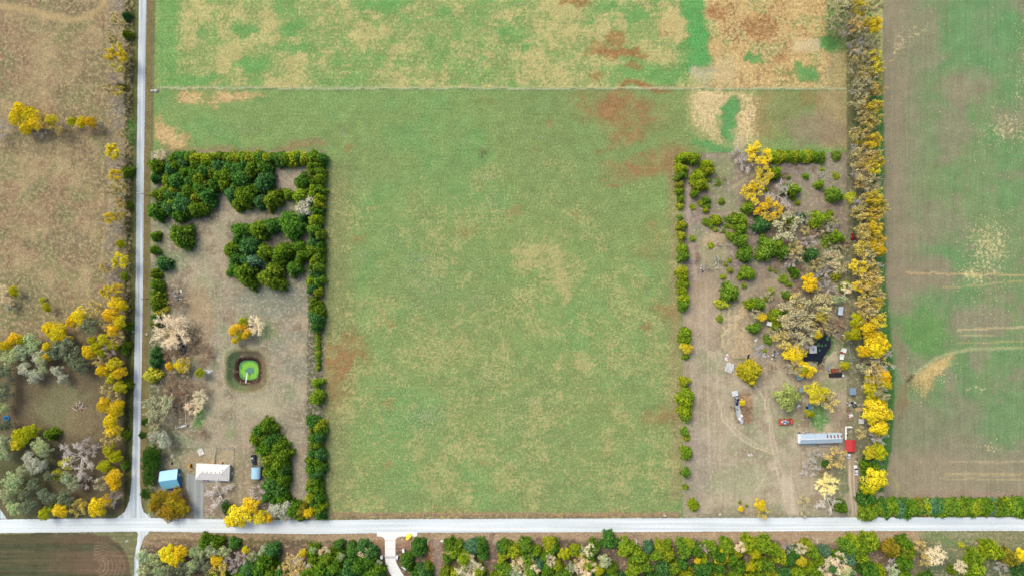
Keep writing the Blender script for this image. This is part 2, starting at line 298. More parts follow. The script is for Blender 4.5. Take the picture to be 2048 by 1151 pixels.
# --- eastern farmyard
em = ((X > 1367) & (X <= 1764) & (Y > 304) & ~south).astype(float)
P(em, (164, 149, 121)); F(em, .35, (184, 168, 138)); P(em * ss(.47, .60, fbm(60, 60, 6) + .2 * HF), (144, 142, 104), .8); P(em * ss(.50, .62, fbm(40, 63, 6) + .2 * HF), (176, 160, 130), .8); P(em * ss(.53, .65, fbm(24, 64, 5) + .2 * HF), (144, 124, 100), .7)
P(em * ss(600, 520, WY), (142, 126, 112), .9); P(em * ss(600, 520, WY) * ss(.54, .62, fbm(44, 62)), (140, 144, 106), .8)
for a in [(1440, 345, 30, 40, (140, 146, 98), .85), (1450, 405, 34, 24, (146, 146, 108), .8), (1420, 310, 30, 5, (150, 144, 116), .6), (1650, 350, 40, 34, (148, 144, 118), .8), (1600, 330, 30, 20, (132, 118, 108), .7), (1640, 420, 40, 40, (154, 138, 116), .7), (1665, 520, 24, 30, (112, 130, 86), .8),
          (1425, 500, 34, 42, (166, 158, 118), .85), (1425, 475, 22, 12, (186, 160, 124), .8), (1415, 535, 12, 8, (112, 104, 96), .8), (1430, 515, 10, 10, (112, 134, 88), .7), (1410, 610, 34, 60, (172, 150, 122), .9), (1545, 570, 18, 10, (172, 152, 122), .8), (1620, 660, 70, 30, (106, 94, 76), .8), (1600, 600, 50, 40, (124, 108, 90), .7),
          (1690, 700, 20, 40, (86, 108, 62), .8), (1690, 650, 24, 30, (112, 96, 76), .7), (1640, 838, 26, 22, (88, 138, 64), .95), (1655, 765, 30, 12, (122, 134, 82), .8), (1660, 790, 14, 30, (158, 146, 116), .6), (1575, 840, 16, 12, (132, 134, 92), .7), (1605, 845, 16, 18, (138, 122, 94), .9), (1570, 865, 20, 14, (148, 148, 104), .7),
          (1480, 960, 60, 30, (152, 152, 112), .7), (1400, 930, 24, 80, (152, 138, 122), .6), (1440, 830, 40, 50, (168, 154, 122), .6), (1640, 930, 16, 26, (108, 118, 74), .7), (1676, 965, 14, 50, (118, 124, 84), .85), (1630, 1010, 40, 14, (152, 144, 112), .7), (1700, 850, 16, 26, (146, 128, 96), .8), (1715, 800, 20, 50, (132, 120, 92), .6),
          (1720, 930, 8, 50, (82, 72, 60), .8), (1545, 935, 10, 14, (188, 170, 142), .8), (1480, 500, 20, 90, (128, 114, 104), .5), (1540, 700, 30, 24, (136, 120, 102), .7), (1500, 720, 40, 14, (140, 124, 104), .6)]:
    P(blob(*a[:4], soft=.5) * em, a[4], a[5])
isl = inpoly([(1443, 640), (1443, 680), (1450, 705), (1470, 718), (1492, 717), (1504, 700), (1505, 665), (1500, 630), (1490, 608), (1462, 606), (1447, 618)], LX, LY).astype(float)
P(isl, (158, 140, 108)); P(isl * blob(1478, 630, 8, 30), (186, 162, 118), .8); P(isl * blob(1480, 690, 24, 24), (172, 148, 110), .7); P(isl * blob(1458, 640, 14, 40), (140, 136, 108), .7); F(isl, .5, (188, 164, 124))
P(line([(1441, 610), (1441, 680), (1447, 702), (1462, 717), (1490, 719)], 1.4, .8), (120, 128, 66), .9); P(line([(1506, 640), (1507, 700)], 1.4), (132, 128, 80), .6)
P(em * rect(1470, 1505, 785, 846, 2), (142, 112, 80), .9); F(em * rect(1485, 1503, 790, 846, 2), .6, (176, 138, 100))
for pts, w, c, am in [([(1382, 320), (1376, 400), (1380, 470), (1392, 560)], 4, (160, 142, 128), .8), ([(1376, 447), (1400, 436), (1470, 424)], 2.5, (160, 138, 124), .9), ([(1380, 442), (1410, 432)], 1, (128, 108, 98), .6),
                      ([(1465, 376), (1500, 352), (1520, 340)], 3, (152, 146, 112), .8), ([(1560, 600), (1572, 578), (1545, 608), (1520, 630)], 2.5, (164, 150, 130), .7), ([(1510, 770), (1530, 800), (1538, 850), (1545, 900), (1556, 950), (1570, 1000), (1580, 1034)], 1.5, (184, 164, 136), .8),
                      ([(1532, 780), (1548, 880), (1560, 930), (1592, 1032)], 1.5, (182, 164, 136), .6), ([(1436, 800), (1446, 840), (1470, 868), (1510, 892), (1546, 906)], 1.3, (186, 170, 138), .8), ([(1444, 800), (1452, 836), (1476, 862), (1516, 888), (1550, 900)], 1.1, (184, 168, 136), .6),
                      ([(1574, 960), (1586, 1034)], 10, (180, 164, 138), .7), ([(1395, 700), (1395, 1000)], 1.4, (152, 134, 118), .5), ([(1412, 560), (1420, 960)], 1.4, (178, 160, 132), .4), ([(1430, 700), (1444, 1000)], 1.2, (178, 160, 132), .4), ([(1690, 300), (1690, 560)], 1.5, (124, 116, 92), .6), ([(1547, 922), (1500, 1000)], 1.2, (182, 166, 140), .4)]:
    P(line(pts, w * 1.15) * em, (c[0] + 10, c[1] + 8, c[2] + 6), min(1, am * 1.3))
P(em * ss(1694, 1712, LX) * ss(560, 520, Y), (128, 132, 92), .6)
P(em * rect(1367, 1372, 305, 1020, 2), (150, 136, 112), .7)
P((((X > 1366) & (X < 1764)) * ss(1024, 1030, LY)) * ~south, (132, 126, 98), .8)
# --- crop field on the east
cm = east.astype(float)
P(cm, (118, 148, 100)); F(cm, .22, (190, 176, 136)); P(cm * ss(.48, .62, N1), (132, 150, 104), .8); P(cm * ss(.46, .6, fbm(60, 71, 6) + .2 * HF), (144, 142, 114), .8); P(cm * ss(.55, .66, fbm(90, 72)), (112, 152, 98), .7)
P(cm * ss(1840, 1795, WX) * ss(640, 560, WY), (160, 143, 124), .95); P(cm * ss(1900, 1820, WX) * ss(660, 520, WY), (146, 142, 114), .6)
P(blob(1860, 545, 60, 40) * cm, (154, 140, 118), .8); P(blob(1965, 640, 55, 34) * cm, (156, 142, 122), .7); P(blob(1930, 170, 50, 34) * cm, (156, 144, 118), .6); P(blob(1850, 660, 50, 46) * cm, (104, 152, 84), .8); P(blob(1970, 60, 60, 90) * cm, (112, 156, 104), .6)
P(cm * ss(760, 860, WY), (140, 140, 112), .8); P(cm * ss(860, 960, WY) , (154, 142, 120), .7); P(blob(1850, 950, 100, 50) * cm, (160, 146, 122), .8); P(blob(2020, 840, 60, 50) * cm, (116, 150, 100), .8); P(blob(1960, 960, 130, 30) * cm, (158, 148, 122), .7)
for a in [(2010, 250, 40, 30, .42), (1990, 500, 34, 50, .46), (1950, 545, 20, 20, .5), (1800, 90, 12, 30, .4), (1965, 470, 20, 20, .42), (1830, 60, 20, 16, .35), (1985, 890, 14, 14, .3), (1950, 770, 16, 10, .4), (2040, 200, 20, 60, .3)]:
    F(blob(*a[:4], soft=.7) * cm, a[4], (222, 206, 154))
tb = blob(1868, 742, 54, 17, .4, -38); P(tb * cm, (196, 170, 112), .95); F(tb * cm, .5, (218, 194, 138)); P(blob(1846, 770, 22, 26, .5) * cm, (184, 162, 110), .9); P(blob(1800, 720, 14, 60, .4) * cm, (150, 138, 112), .8); P(blob(1796, 800, 16, 30, .4) * cm, (148, 128, 98), .7)
for pts, w, c, am in [([(1812, 544), (1860, 546), (1950, 549), (2080, 549)], 1.6, (206, 180, 130), .8), ([(1885, 574), (1960, 570), (2080, 556)], 1.4, (188, 174, 122), .7), ([(1915, 658), (2000, 655), (2080, 654)], 2, (206, 188, 142), .7), ([(1920, 670), (1990, 668)], 1.6, (196, 180, 136), .6), ([(1915, 684), (2060, 681)], 1.6, (190, 178, 118), .5),
                      ([(2289, 690), (2048, 694), (1940, 697), (1895, 706), (1862, 722), (1826, 750)], 3, (168, 174, 126), .9), ([(1826, 750), (1815, 762)], 3, (96, 84, 64), .8), ([(1768, 900), (1775, 935), (1792, 968), (1822, 996), (1850, 1002)], 3.5, (172, 158, 122), .9), ([(1770, 930), (1788, 966), (1818, 994)], 1, (112, 130, 78), .6),
                      ([(1900, 922), (2080, 924)], 1.8, (188, 174, 136), .6), ([(1890, 946), (2100, 950)], 2, (196, 176, 130), .6), ([(1880, 956), (2100, 960)], 1.5, (196, 180, 130), .5), ([(1840, 985), (2100, 990)], 5, (164, 142, 124), .8), ([(1900, 885), (2060, 905)], 1, (166, 160, 130), .5)]:
    P(line(pts, w) * cm, c, am)
P(rect(1764, 2300, 996, 1036, 3) * cm, (142, 124, 98), .8)
gs = np.interp(Y, [-200, 0, 100, 300, 560, 760, 900, 960, 1040], [1745, 1748, 1764, 1768, 1772, 1790, 1784, 1768, 1764])
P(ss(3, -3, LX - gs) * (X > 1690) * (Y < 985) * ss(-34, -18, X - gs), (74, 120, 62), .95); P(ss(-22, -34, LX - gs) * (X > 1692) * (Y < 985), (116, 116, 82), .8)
# --- south of the road
sm = south.astype(float)
P(sm, (180, 156, 128)); F(sm, .35, (200, 174, 140)); P(sm * ss(900, 300, X), (150, 130, 104), .8); P(sm * ss(1082, 1090, WY), (122, 104, 90), .9); P(sm * ss(.5, .64, fbm(40, 81)) * ss(1084, 1094, WY), (104, 92, 76), .8)
P(sm * line([(290, 1072), (770, 1074)], 3), (166, 148, 116), .7); P(sm * line([(300, 1080), (760, 1083)], 2), (104, 92, 66), .8); P(sm * line([(840, 1071), (1700, 1068)], 2.5), (172, 148, 118), .7); P(sm * ss(ROADY + 19, ROADY + 13, LY), (150, 130, 98), .5)
P(sm * ss(1800, 1880, WX), (128, 138, 98), .8); P(sm * ss(1830, 1860, X) * ss(1090, 1120, WY), (102, 116, 86), .8); P(blob(1900, 1080, 60, 10) * sm, (118, 140, 90), .8); P(blob(500, 1085, 120, 8) * sm, (112, 108, 74), .7)
P(blob(760, 1085, 12, 20) * sm, (166, 132, 104), .8); P(blob(806, 1085, 16, 14) * sm, (158, 122, 104), .8); P(rect(853, 866, 1078, 1200, 2) * sm, (168, 122, 86), .9); P(rect(872, 884, 1090, 1200, 2) * sm, (158, 138, 120), .8); P(line([(868, 1081), (869, 1120), (873, 1200)], 1.2) * sm, (140, 146, 154), .9); P(blob(985, 1110, 9, 40, .3) * sm, (142, 118, 108), .9)
pm = (south & (X < 264 + 6 * np.sin(Y / 30))).astype(float)
plx = ss(255, 235, np.hypot(np.maximum(LX - 150, 0) * 2.2, np.maximum(1118 - LY, 0) * 4.4)) 
P(sm * ss(284, 276, LX), (126, 126, 90)); F(sm * ss(284, 276, LX), .35, (156, 146, 108))
pf = sm * inpoly([(-260, 1069), (120, 1066), (180, 1065), (215, 1072), (242, 1090), (256, 1112), (262, 1151), (262, 1360), (-260, 1360)], LX, LY)
P(pf, (100, 95, 71)); P(pf * ss(80, 180, WX), (120, 100, 81), .9); P(pf * ss(.46, .6, fbm(60, 91, 4, 4.0, .28)), (82, 88, 64), .7); F(pf, .12, (134, 116, 92))
for k in range(7):
    rr = 18 + 8 * k
    a_ = [(186 + .95 * rr * math.cos(t), 1130 - .72 * rr * math.sin(t)) for t in np.linspace(-1.2, 1.5, 16)]
    P(line(a_, 1.5) * pf, (156, 132, 108), .85 if k in (1, 2) else .5)
# ponds among the junk
bp = [(1645, 669), (1659, 668), (1664, 674), (1664, 693), (1653, 710), (1647, 721), (1646, 733), (1637, 734), (1635, 724), (1606, 723), (1607, 713), (1618, 705), (1634, 682)]
ip = inpoly(bp).astype(float); dl = lined(bp + [bp[0]], X, Y)
Z -= 1.0 * np.where(ip > 0, ss(-1, 4, dl), 0); P(np.where(ip > 0, 1, ss(4, 1, dl)), (60, 66, 44), .9); P(line([(1666, 668), (1667, 694), (1655, 712)], 2), (84, 128, 66), .9)
# mounds, ditches, gentle unevenness
Z += .9 * ss(30, 0, np.hypot(X - 1424, (Y - 495) * .8)) * fbm(10, 95, 3) + .5 * isl * ss(.3, .7, N3)
Z += .10 * (N3 - .5) * ss(25, 40, np.abs(X - ROADX)) * ss(28, 45, np.abs(Y - ROADY))
dt = np.where(south | (Y > 1015), 0, 1) * ss(0, 8, 8 - np.abs(np.abs(X - ROADX) - 16)); Z -= .45 * dt
def lift(m, k, desat):
    m = np.clip(m, 0, 1)[..., None]; g = col.mean(-1, keepdims=True); c2 = (col * (1 - desat) + g * desat) * k; col[:] = col * (1 - m) + c2 * m
    g = fcol.mean(-1, keepdims=True); c2 = (fcol * (1 - desat) + g * desat) * k; fcol[:] = fcol * (1 - m) + c2 * m
lift(em * ss(560, 640, Y), 1.26, .12); lift(em * ss(640, 560, Y), 1.10, .05); lift(ym * (DP > 46), 1.22, .08)
tint = 1 + (ym * .55 + em * .25 + wm * .15)[..., None] * np.array([-.06, .01, .10]); col *= tint; fcol *= tint
col *= (1 + (.24 * (GR - .5) + .16 * HF) * (1 - .55 * np.clip(em + ym + cm, 0, 1)))[..., None]
col = np.clip(col, .01, .9)

def ground_material(name, sdir, samp, fscale=.55, grain=.40):
    m = bpy.data.materials.new(name); m.use_nodes = True; nt = m.node_tree; b = nt.nodes['Principled BSDF']; L = nt.links.new
    b.inputs['Roughness'].default_value = 1.0; b.inputs['Specular IOR Level'].default_value = 0.05
    tc = N(nt, 'ShaderNodeTexCoord')
    a1, a2, a3 = (N(nt, 'ShaderNodeAttribute', attribute_name=n) for n in ('col', 'fcol', 'dens'))
    n1 = N(nt, 'ShaderNodeTexNoise'); n1.inputs['Scale'].default_value = fscale; n1.inputs['Detail'].default_value = 6; n1.inputs['Roughness'].default_value = .78
    n2 = N(nt, 'ShaderNodeTexNoise'); n2.inputs['Scale'].default_value = .16; n2.inputs['Detail'].default_value = 5
    mp = N(nt, 'ShaderNodeMapping'); mp.inputs['Scale'].default_value = (.035, .85, 1) if sdir == 'h' else (.85, .035, 1)
    n3 = N(nt, 'ShaderNodeTexNoise'); n3.inputs['Scale'].default_value = 1; n3.inputs['Detail'].default_value = 3
    n4 = N(nt, 'ShaderNodeTexNoise'); n4.inputs['Scale'].default_value = 1.25; n4.inputs['Detail'].default_value = 4; n4.inputs['Roughness'].default_value = .7
    for n in (n1, n2, n4): L(tc.outputs['Object'], n.inputs['Vector'])
    L(tc.outputs['Object'], mp.inputs['Vector']); L(mp.outputs[0], n3.inputs['Vector'])
    # threshold = .73 - .46*density ; flecks where noise exceeds it
    th = N(nt, 'ShaderNodeMath', operation='MULTIPLY_ADD'); L(a3.outputs['Fac'], th.inputs[0]); th.inputs[1].default_value = .46; th.inputs[2].default_value = -.73
    ad = N(nt, 'ShaderNodeMath', operation='ADD'); L(n1.outputs[0], ad.inputs[0]); L(th.outputs[0], ad.inputs[1])
    fc = N(nt, 'ShaderNodeMapRange'); fc.inputs[1].default_value = -.05; fc.inputs[2].default_value = .07; L(ad.outputs[0], fc.inputs[0])
    mx = N(nt, 'ShaderNodeMix', data_type='RGBA'); L(fc.outputs[0], mx.inputs[0]); L(a1.outputs['Color'], mx.inputs[6]); L(a2.outputs['Color'], mx.inputs[7])
    def rng_(n, lo, hi):
        r = N(nt, 'ShaderNodeMapRange'); r.inputs[1].default_value = .3; r.inputs[2].default_value = .7; r.inputs[3].default_value = lo; r.inputs[4].default_value = hi; L(n.outputs[0], r.inputs[0]); return r
    k1, k2, k3 = rng_(n4, 1 - grain, 1 + grain), rng_(n2, .90, 1.10), rng_(n3, 1 - samp, 1 + samp)
    q1 = N(nt, 'ShaderNodeMath', operation='MULTIPLY'); L(k1.outputs[0], q1.inputs[0]); L(k2.outputs[0], q1.inputs[1])
    q2 = N(nt, 'ShaderNodeMath', operation='MULTIPLY'); L(q1.outputs[0], q2.inputs[0]); L(k3.outputs[0], q2.inputs[1])
    sc = N(nt, 'ShaderNodeVectorMath', operation='SCALE'); L(mx.outputs[2], sc.inputs[0]); L(q2.outputs[0], sc.inputs['Scale'])
    L(sc.outputs[0], b.inputs['Base Color'])
    bu = N(nt, 'ShaderNodeBump'); bu.inputs['Strength'].default_value = .6; bu.inputs['Distance'].default_value = .25
    L(n4.outputs[0], bu.inputs['Height']); L(bu.outputs[0], b.inputs['Normal'])
    return m

fx = (X[:-1, :-1] + ST / 2); fy = (Y[:-1, :-1] + ST / 2)
rx_ = ROADX[:-1, :-1]; ry_ = ROADY[:-1, :-1]
reg = np.full(fx.shape, 0)
so = fy > ry_
reg[~so & (fx < rx_)] = 1
reg[~so & (fx >= rx_) & (fx <= 1764) & (fy < 177)] = 2
reg[~so & (fx >= rx_) & (fx <= 1764) & (fy >= 177)] = 3
reg[~so & (fx >= rx_) & (fx < 651) & (fy > 303)] = 4
reg[~so & (fx > 1366) & (fx <= 1764) & (fy > 303)] = 5
reg[~so & (fx > 1764)] = 6
reg[so & (fx < 270)] = 7
reg[so & (fx >= 270)] = 8
NY, NX = X.shape
PX = ((X - 1024) * S).ravel(); PY = ((575.5 - Y) * S).ravel(); PZ = Z.ravel()
idx = np.arange(NY * NX).reshape(NY, NX)
Q = np.stack([idx[1:, :-1], idx[1:, 1:], idx[:-1, 1:], idx[:-1, :-1]], -1)
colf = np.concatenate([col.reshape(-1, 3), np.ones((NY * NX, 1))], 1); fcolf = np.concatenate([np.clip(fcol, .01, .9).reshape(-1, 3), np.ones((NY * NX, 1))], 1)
def region(name, ids, sdir, samp, fs=.55, grain=.40):
    q = Q[reg == ids]; uq, inv = np.unique(q.ravel(), return_inverse=True)
    me = bpy.data.meshes.new(name); nv, nf_ = len(uq), len(q)
    me.vertices.add(nv); me.loops.add(nf_ * 4); me.polygons.add(nf_)
    me.vertices.foreach_set('co', np.stack([PX[uq], PY[uq], PZ[uq]], 1).astype(np.float32).ravel())
    me.loops.foreach_set('vertex_index', inv.astype(np.int32).ravel())
    me.polygons.foreach_set('loop_start', np.arange(0, nf_ * 4, 4, dtype=np.int32))
    me.polygons.foreach_set('use_smooth', np.ones(nf_, bool))
    me.update(calc_edges=True)
    for an, arr in (('col', colf), ('fcol', fcolf)):
        at = me.attributes.new(an, 'FLOAT_COLOR', 'POINT'); at.data.foreach_set('color', arr[uq].astype(np.float32).ravel())
    at = me.attributes.new('dens', 'FLOAT', 'POINT'); at.data.foreach_set('value', dens.ravel()[uq].astype(np.float32))
    me.materials.append(ground_material(name + '_surface', sdir, samp, fs, grain))
    return struct(name, me)
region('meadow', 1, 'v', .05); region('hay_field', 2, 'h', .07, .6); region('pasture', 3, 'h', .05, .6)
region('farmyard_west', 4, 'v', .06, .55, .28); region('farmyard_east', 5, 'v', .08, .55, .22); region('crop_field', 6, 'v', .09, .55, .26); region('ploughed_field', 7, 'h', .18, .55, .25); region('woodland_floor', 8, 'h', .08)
# the land beyond, out to the horizon
far = MB(); ax0, ax1 = (X0 - 1024) * S, (xs[-1] - 1024) * S; ay1, ay0 = (575.5 - Y0) * S, (575.5 - ys[-1]) * S; B = 6000
for x0, x1, y0, y1 in ((-B, ax0, -B, B), (ax1, B, -B, B), (ax0, ax1, ay1, B), (ax0, ax1, -B, ay0)):
    far.face([(x0, y0, 0), (x1, y0, 0), (x1, y1, 0), (x0, y1, 0)])
struct('ground', far, mat('far_land', rgb(132, 146, 98), 1.0, 0, .25, .01))

# ------------------------------------------------------------------ roads and lanes
def gravel(name, c, c2, sdir, K=1.0):
    m = bpy.data.materials.new(name); m.use_nodes = True; nt = m.node_tree; b = nt.nodes['Principled BSDF']; L = nt.links.new
    b.inputs['Roughness'].default_value = .95; b.inputs['Specular IOR Level'].default_value = .1
    tc = N(nt, 'ShaderNodeTexCoord'); mp = N(nt, 'ShaderNodeMapping'); mp.inputs['Scale'].default_value = (.012, .8, 1) if sdir == 'h' else (.8, .012, 1)
    n = N(nt, 'ShaderNodeTexNoise'); n.inputs['Scale'].default_value = 1.0; n.inputs['Detail'].default_value = 4
    n2 = N(nt, 'ShaderNodeTexNoise'); n2.inputs['Scale'].default_value = 1.3; n2.inputs['Detail'].default_value = 5
    n3 = N(nt, 'ShaderNodeTexNoise'); n3.inputs['Scale'].default_value = .03; n3.inputs['Detail'].default_value = 2
    L(tc.outputs['Object'], mp.inputs[0]); L(mp.outputs[0], n.inputs['Vector']); L(tc.outputs['Object'], n2.inputs['Vector']); L(tc.outputs['Object'], n3.inputs['Vector'])
    r = N(nt, 'ShaderNodeMapRange'); r.inputs[1].default_value = .38; r.inputs[2].default_value = .64; L(n.outputs[0], r.inputs[0])
    mx = N(nt, 'ShaderNodeMix', data_type='RGBA'); L(r.outputs[0], mx.inputs[0]); mx.inputs[6].default_value = (*c, 1); mx.inputs[7].default_value = (*c2, 1)
    r2 = N(nt, 'ShaderNodeMapRange'); r2.inputs[1].default_value = .3; r2.inputs[2].default_value = .7; r2.inputs[3].default_value = .93; r2.inputs[4].default_value = 1.07; L(n2.outputs[0], r2.inputs[0])
    r3 = N(nt, 'ShaderNodeMapRange'); r3.inputs[1].default_value = .35; r3.inputs[2].default_value = .65; r3.inputs[3].default_value = .94; r3.inputs[4].default_value = 1.06; L(n3.outputs[0], r3.inputs[0])
    q = N(nt, 'ShaderNodeMath', operation='MULTIPLY'); L(r2.outputs[0], q.inputs[0]); L(r3.outputs[0], q.inputs[1])
    sc = N(nt, 'ShaderNodeVectorMath', operation='SCALE'); L(mx.outputs[2], sc.inputs[0]); L(q.outputs[0], sc.inputs['Scale']); L(sc.outputs[0], b.inputs['Base Color'])
    bu = N(nt, 'ShaderNodeBump'); bu.inputs['Strength'].default_value = .3; bu.inputs['Distance'].default_value = .05; L(n2.outputs[0], bu.inputs['Height']); L(bu.outputs[0], b.inputs['Normal'])
    return m
M_road = gravel('gravel_road', rgb(244, 248, 249), rgb(216, 226, 232), 'h')
M_lane = gravel('gravel_lane', rgb(226, 232, 236), rgb(182, 194, 200), 'v')
M_drive = gravel('grey_gravel', rgb(178, 182, 178), rgb(154, 158, 156), 'v')
M_dirt = gravel('dirt_track', rgb(196, 178, 152), rgb(160, 140, 118), 'v')
M_conc = mat('concrete_slab', rgb(250, 248, 244), .8, 0, .03, .8)
def strip(name, pts, mt, z, rag=.25, step=2.5):
    # pts: (x_left, x_right, y) or for horizontal ones a list of edge points, in map units
    me = MB(); a, b_ = pts
    def dens_(pl):
        o = []
        for (p, q) in zip(pl[:-1], pl[1:]):
            n = max(1, int(math.hypot(q[0] - p[0], q[1] - p[1]) / step))
            o += [(p[0] + (q[0] - p[0]) * i / n, p[1] + (q[1] - p[1]) * i / n) for i in range(n)]
        return o + [pl[-1]]
    def samp(pl, n):
        d = [0]
        for p, q in zip(pl[:-1], pl[1:]): d.append(d[-1] + math.hypot(q[0] - p[0], q[1] - p[1]))
        t = np.linspace(0, d[-1], n); return np.interp(t, d, [p[0] for p in pl]), np.interp(t, d, [p[1] for p in pl])
    n = max(len(dens_(a)), len(dens_(b_))); ax, ay = samp(a, n); bx, by = samp(b_, n)
    for i in range(n):
        j = [(R() - .5) * rag * 4 for _ in range(4)]
        p = G(ax[i] + j[0], ay[i] + j[1]); q = G(bx[i] + j[2], by[i] + j[3]); me.v += [(*p, z), (*q, z)]
    for i in range(n - 1):
        me.f.append((2 * i, 2 * i + 1, 2 * i + 3, 2 * i + 2)); me.m.append(0); me.a.append(.5)
    o = struct(name, me, mt)
    me2 = o.data
    if me2.polygons[0].normal.z < 0: me2.flip_normals()
    return o
rx = [-7000, -600, -240, 0, 300, 500, 640, 800, 1240, 1660, 2048, 2289, 2700, 9000]; ryc = [1052, 1052, 1052, 1051, 1048, 1051.5, 1053, 1050.5, 1049, 1047, 1046.5, 1046, 1046, 1046]
strip('main_road', ([(x, y - 13.6) for x, y in zip(rx, ryc)], [(x, y + 13.6) for x, y in zip(rx, ryc)]), M_road, .10, .22)
strip('lane', ([(350, -6000), (281.5, -500), (278.1, 0), (273.5, 300), (271, 600), (266.5, 850), (263, 960), (259, 1000), (250, 1022), (231, 1036)], [(365, -6000), (296.5, -500), (293.1, 0), (288.5, 300), (286, 600), (281.5, 850), (280, 960), (282, 1000), (287, 1022), (304, 1036)]), M_lane, .07, .22)
strip('side_lane', ([(274, 1062), (276, 1068), (273, 1090), (269, 1115), (268, 1300)], [(300, 1062), (290, 1070), (286, 1078), (281, 1095), (278, 1115), (277, 1300)]), M_lane, .05, .5)
strip('corner_lane', ([(-60, 1000), (-10, 1010), (-6, 1036)], [(-60, 1024), (0, 1016), (14, 1036)]), M_lane, .05, .4)
strip('driveway_gravel', ([(375, 944), (370, 970), (384, 1004), (386, 1025), (385, 1039)], [(396, 952), (409, 966), (408, 1000), (406, 1025), (408, 1039)]), M_drive, .045, .5)
strip('driveway_dirt', ([(1692, 905), (1694, 940), (1700, 1000), (1702, 1024), (1698, 1036)], [(1712, 905), (1713, 940), (1714, 1000), (1716, 1024), (1730, 1036)]), M_dirt, .045, .6)
for k, dx in enumerate((3.5, 12)):
    strip('wheel_rut', ([(1694 + dx, 930), (1696 + dx * .9, 970), (1702 + dx * .75, 1030)], [(1697 + dx, 930), (1699 + dx * .9, 970), (1705 + dx * .75, 1030)]), gravel('rut_gravel%d' % k, rgb(214, 200, 178), rgb(190, 176, 156), 'v'), .05, .4)
# concrete driveway: slabs with recessed joints, flared apron
drive = link('concrete_driveway', None); drive['kind'] = 'structure'
lft = [(770, 1080), (770, 1096), (770, 1111), (770.3, 1116), (771.5, 1126), (774.5, 1135), (779, 1143), (785, 1152), (793, 1164), (802, 1178), (811, 1192)]
rgt = [(791, 1080), (791, 1096), (791, 1111), (791.2, 1116), (793, 1124), (797, 1132), (803, 1142), (809, 1152), (817, 1164), (826, 1178), (835, 1192)]
ap = [(753.8, 1062.5), (834.6, 1062.5), (834.6, 1071.5), (803, 1071.5), (797, 1072.5), (793, 1075), (791, 1079.6), (770, 1079.6), (768, 1075), (764, 1072.5), (758, 1071.5), (753.8, 1071.5)]
mb = MB(); mb.prism([G(*p) for p in ap], .02, .14); part('slab', mb, M_conc, drive)
for i in range(len(lft) - 1):
    mb = MB(); g = .12
    a, b_, c, d = lft[i], rgt[i], rgt[i + 1], lft[i + 1]
    mb.prism([G(a[0], a[1] + g), G(b_[0], b_[1] + g), G(c[0], c[1] - g), G(d[0], d[1] - g)], .02, .14)
    part('slab', mb, M_conc if i != 2 else mat('grey_joint', rgb(206, 208, 210), .8), drive)

# ------------------------------------------------------------------ ponds
def water(name, poly, z, mt):
    mb = MB(); mb.face([(*G(*p), z) for p in poly][::-1]); o = struct(name, mb, mt)
    if o.data.polygons[0].normal.z < 0: o.data.flip_normals()
    return o
pm_ = bpy.data.materials.new('duckweed_water'); pm_.use_nodes = True; nt = pm_.node_tree; b = nt.nodes['Principled BSDF']
tc = N(nt, 'ShaderNodeTexCoord'); no = N(nt, 'ShaderNodeTexNoise'); no.inputs['Scale'].default_value = .9; no.inputs['Detail'].default_value = 5
vm_ = N(nt, 'ShaderNodeVectorMath', operation='DISTANCE'); cxy = G(495, 742); vm_.inputs[1].default_value = (cxy[0], cxy[1], -3.0)
nt.links.new(tc.outputs['Object'], vm_.inputs[0]); nt.links.new(tc.outputs['Object'], no.inputs['Vector'])
ma = N(nt, 'ShaderNodeMath', operation='MULTIPLY_ADD'); nt.links.new(no.outputs[0], ma.inputs[0]); ma.inputs[1].default_value = 3.2; nt.links.new(vm_.outputs['Value'], ma.inputs[2])
cr = N(nt, 'ShaderNodeValToRGB'); nt.links.new(ma.outputs[0], cr.inputs[0])
mr = N(nt, 'ShaderNodeMapRange'); mr.inputs[1].default_value = 0; mr.inputs[2].default_value = 7; nt.links.new(ma.outputs[0], mr.inputs[0]); nt.links.new(mr.outputs[0], cr.inputs[0])
e = cr.color_ramp.elements; e[0].position = .50; e[0].color = (*rgb(84, 138, 108), 1); e[1].position = .54; e[1].color = (*rgb(128, 196, 40), 1)
x = cr.color_ramp.elements.new(.80); x.color = (*rgb(128, 198, 40), 1); x = cr.color_ramp.elements.new(.90); x.color = (*rgb(70, 140, 62), 1)
nt.links.new(cr.outputs[0], b.inputs['Base Color']); b.inputs['Roughness'].default_value = .6
water('pond', [(493 + 26 * math.copysign(abs(math.cos(t)) ** .62, math.cos(t)), 741 + 26 * math.copysign(abs(math.sin(t)) ** .62, math.sin(t))) for t in np.linspace(0, 2 * math.pi, 40)[:-1]], -3.0, pm_)
M_dark = mat('dark_water', (.006, .007, .009), .08, 0, .1, .5, .5)
water('dark_pond', [(x + (x - 1640) * .05, y + (y - 700) * .05) for x, y in bp], -.55, M_dark)
water('ditch_pool', [(370 + 8 * math.cos(t), 697 + 15 * math.sin(t)) for t in np.linspace(0, 2 * math.pi, 24)[:-1]], -.3, M_dark)

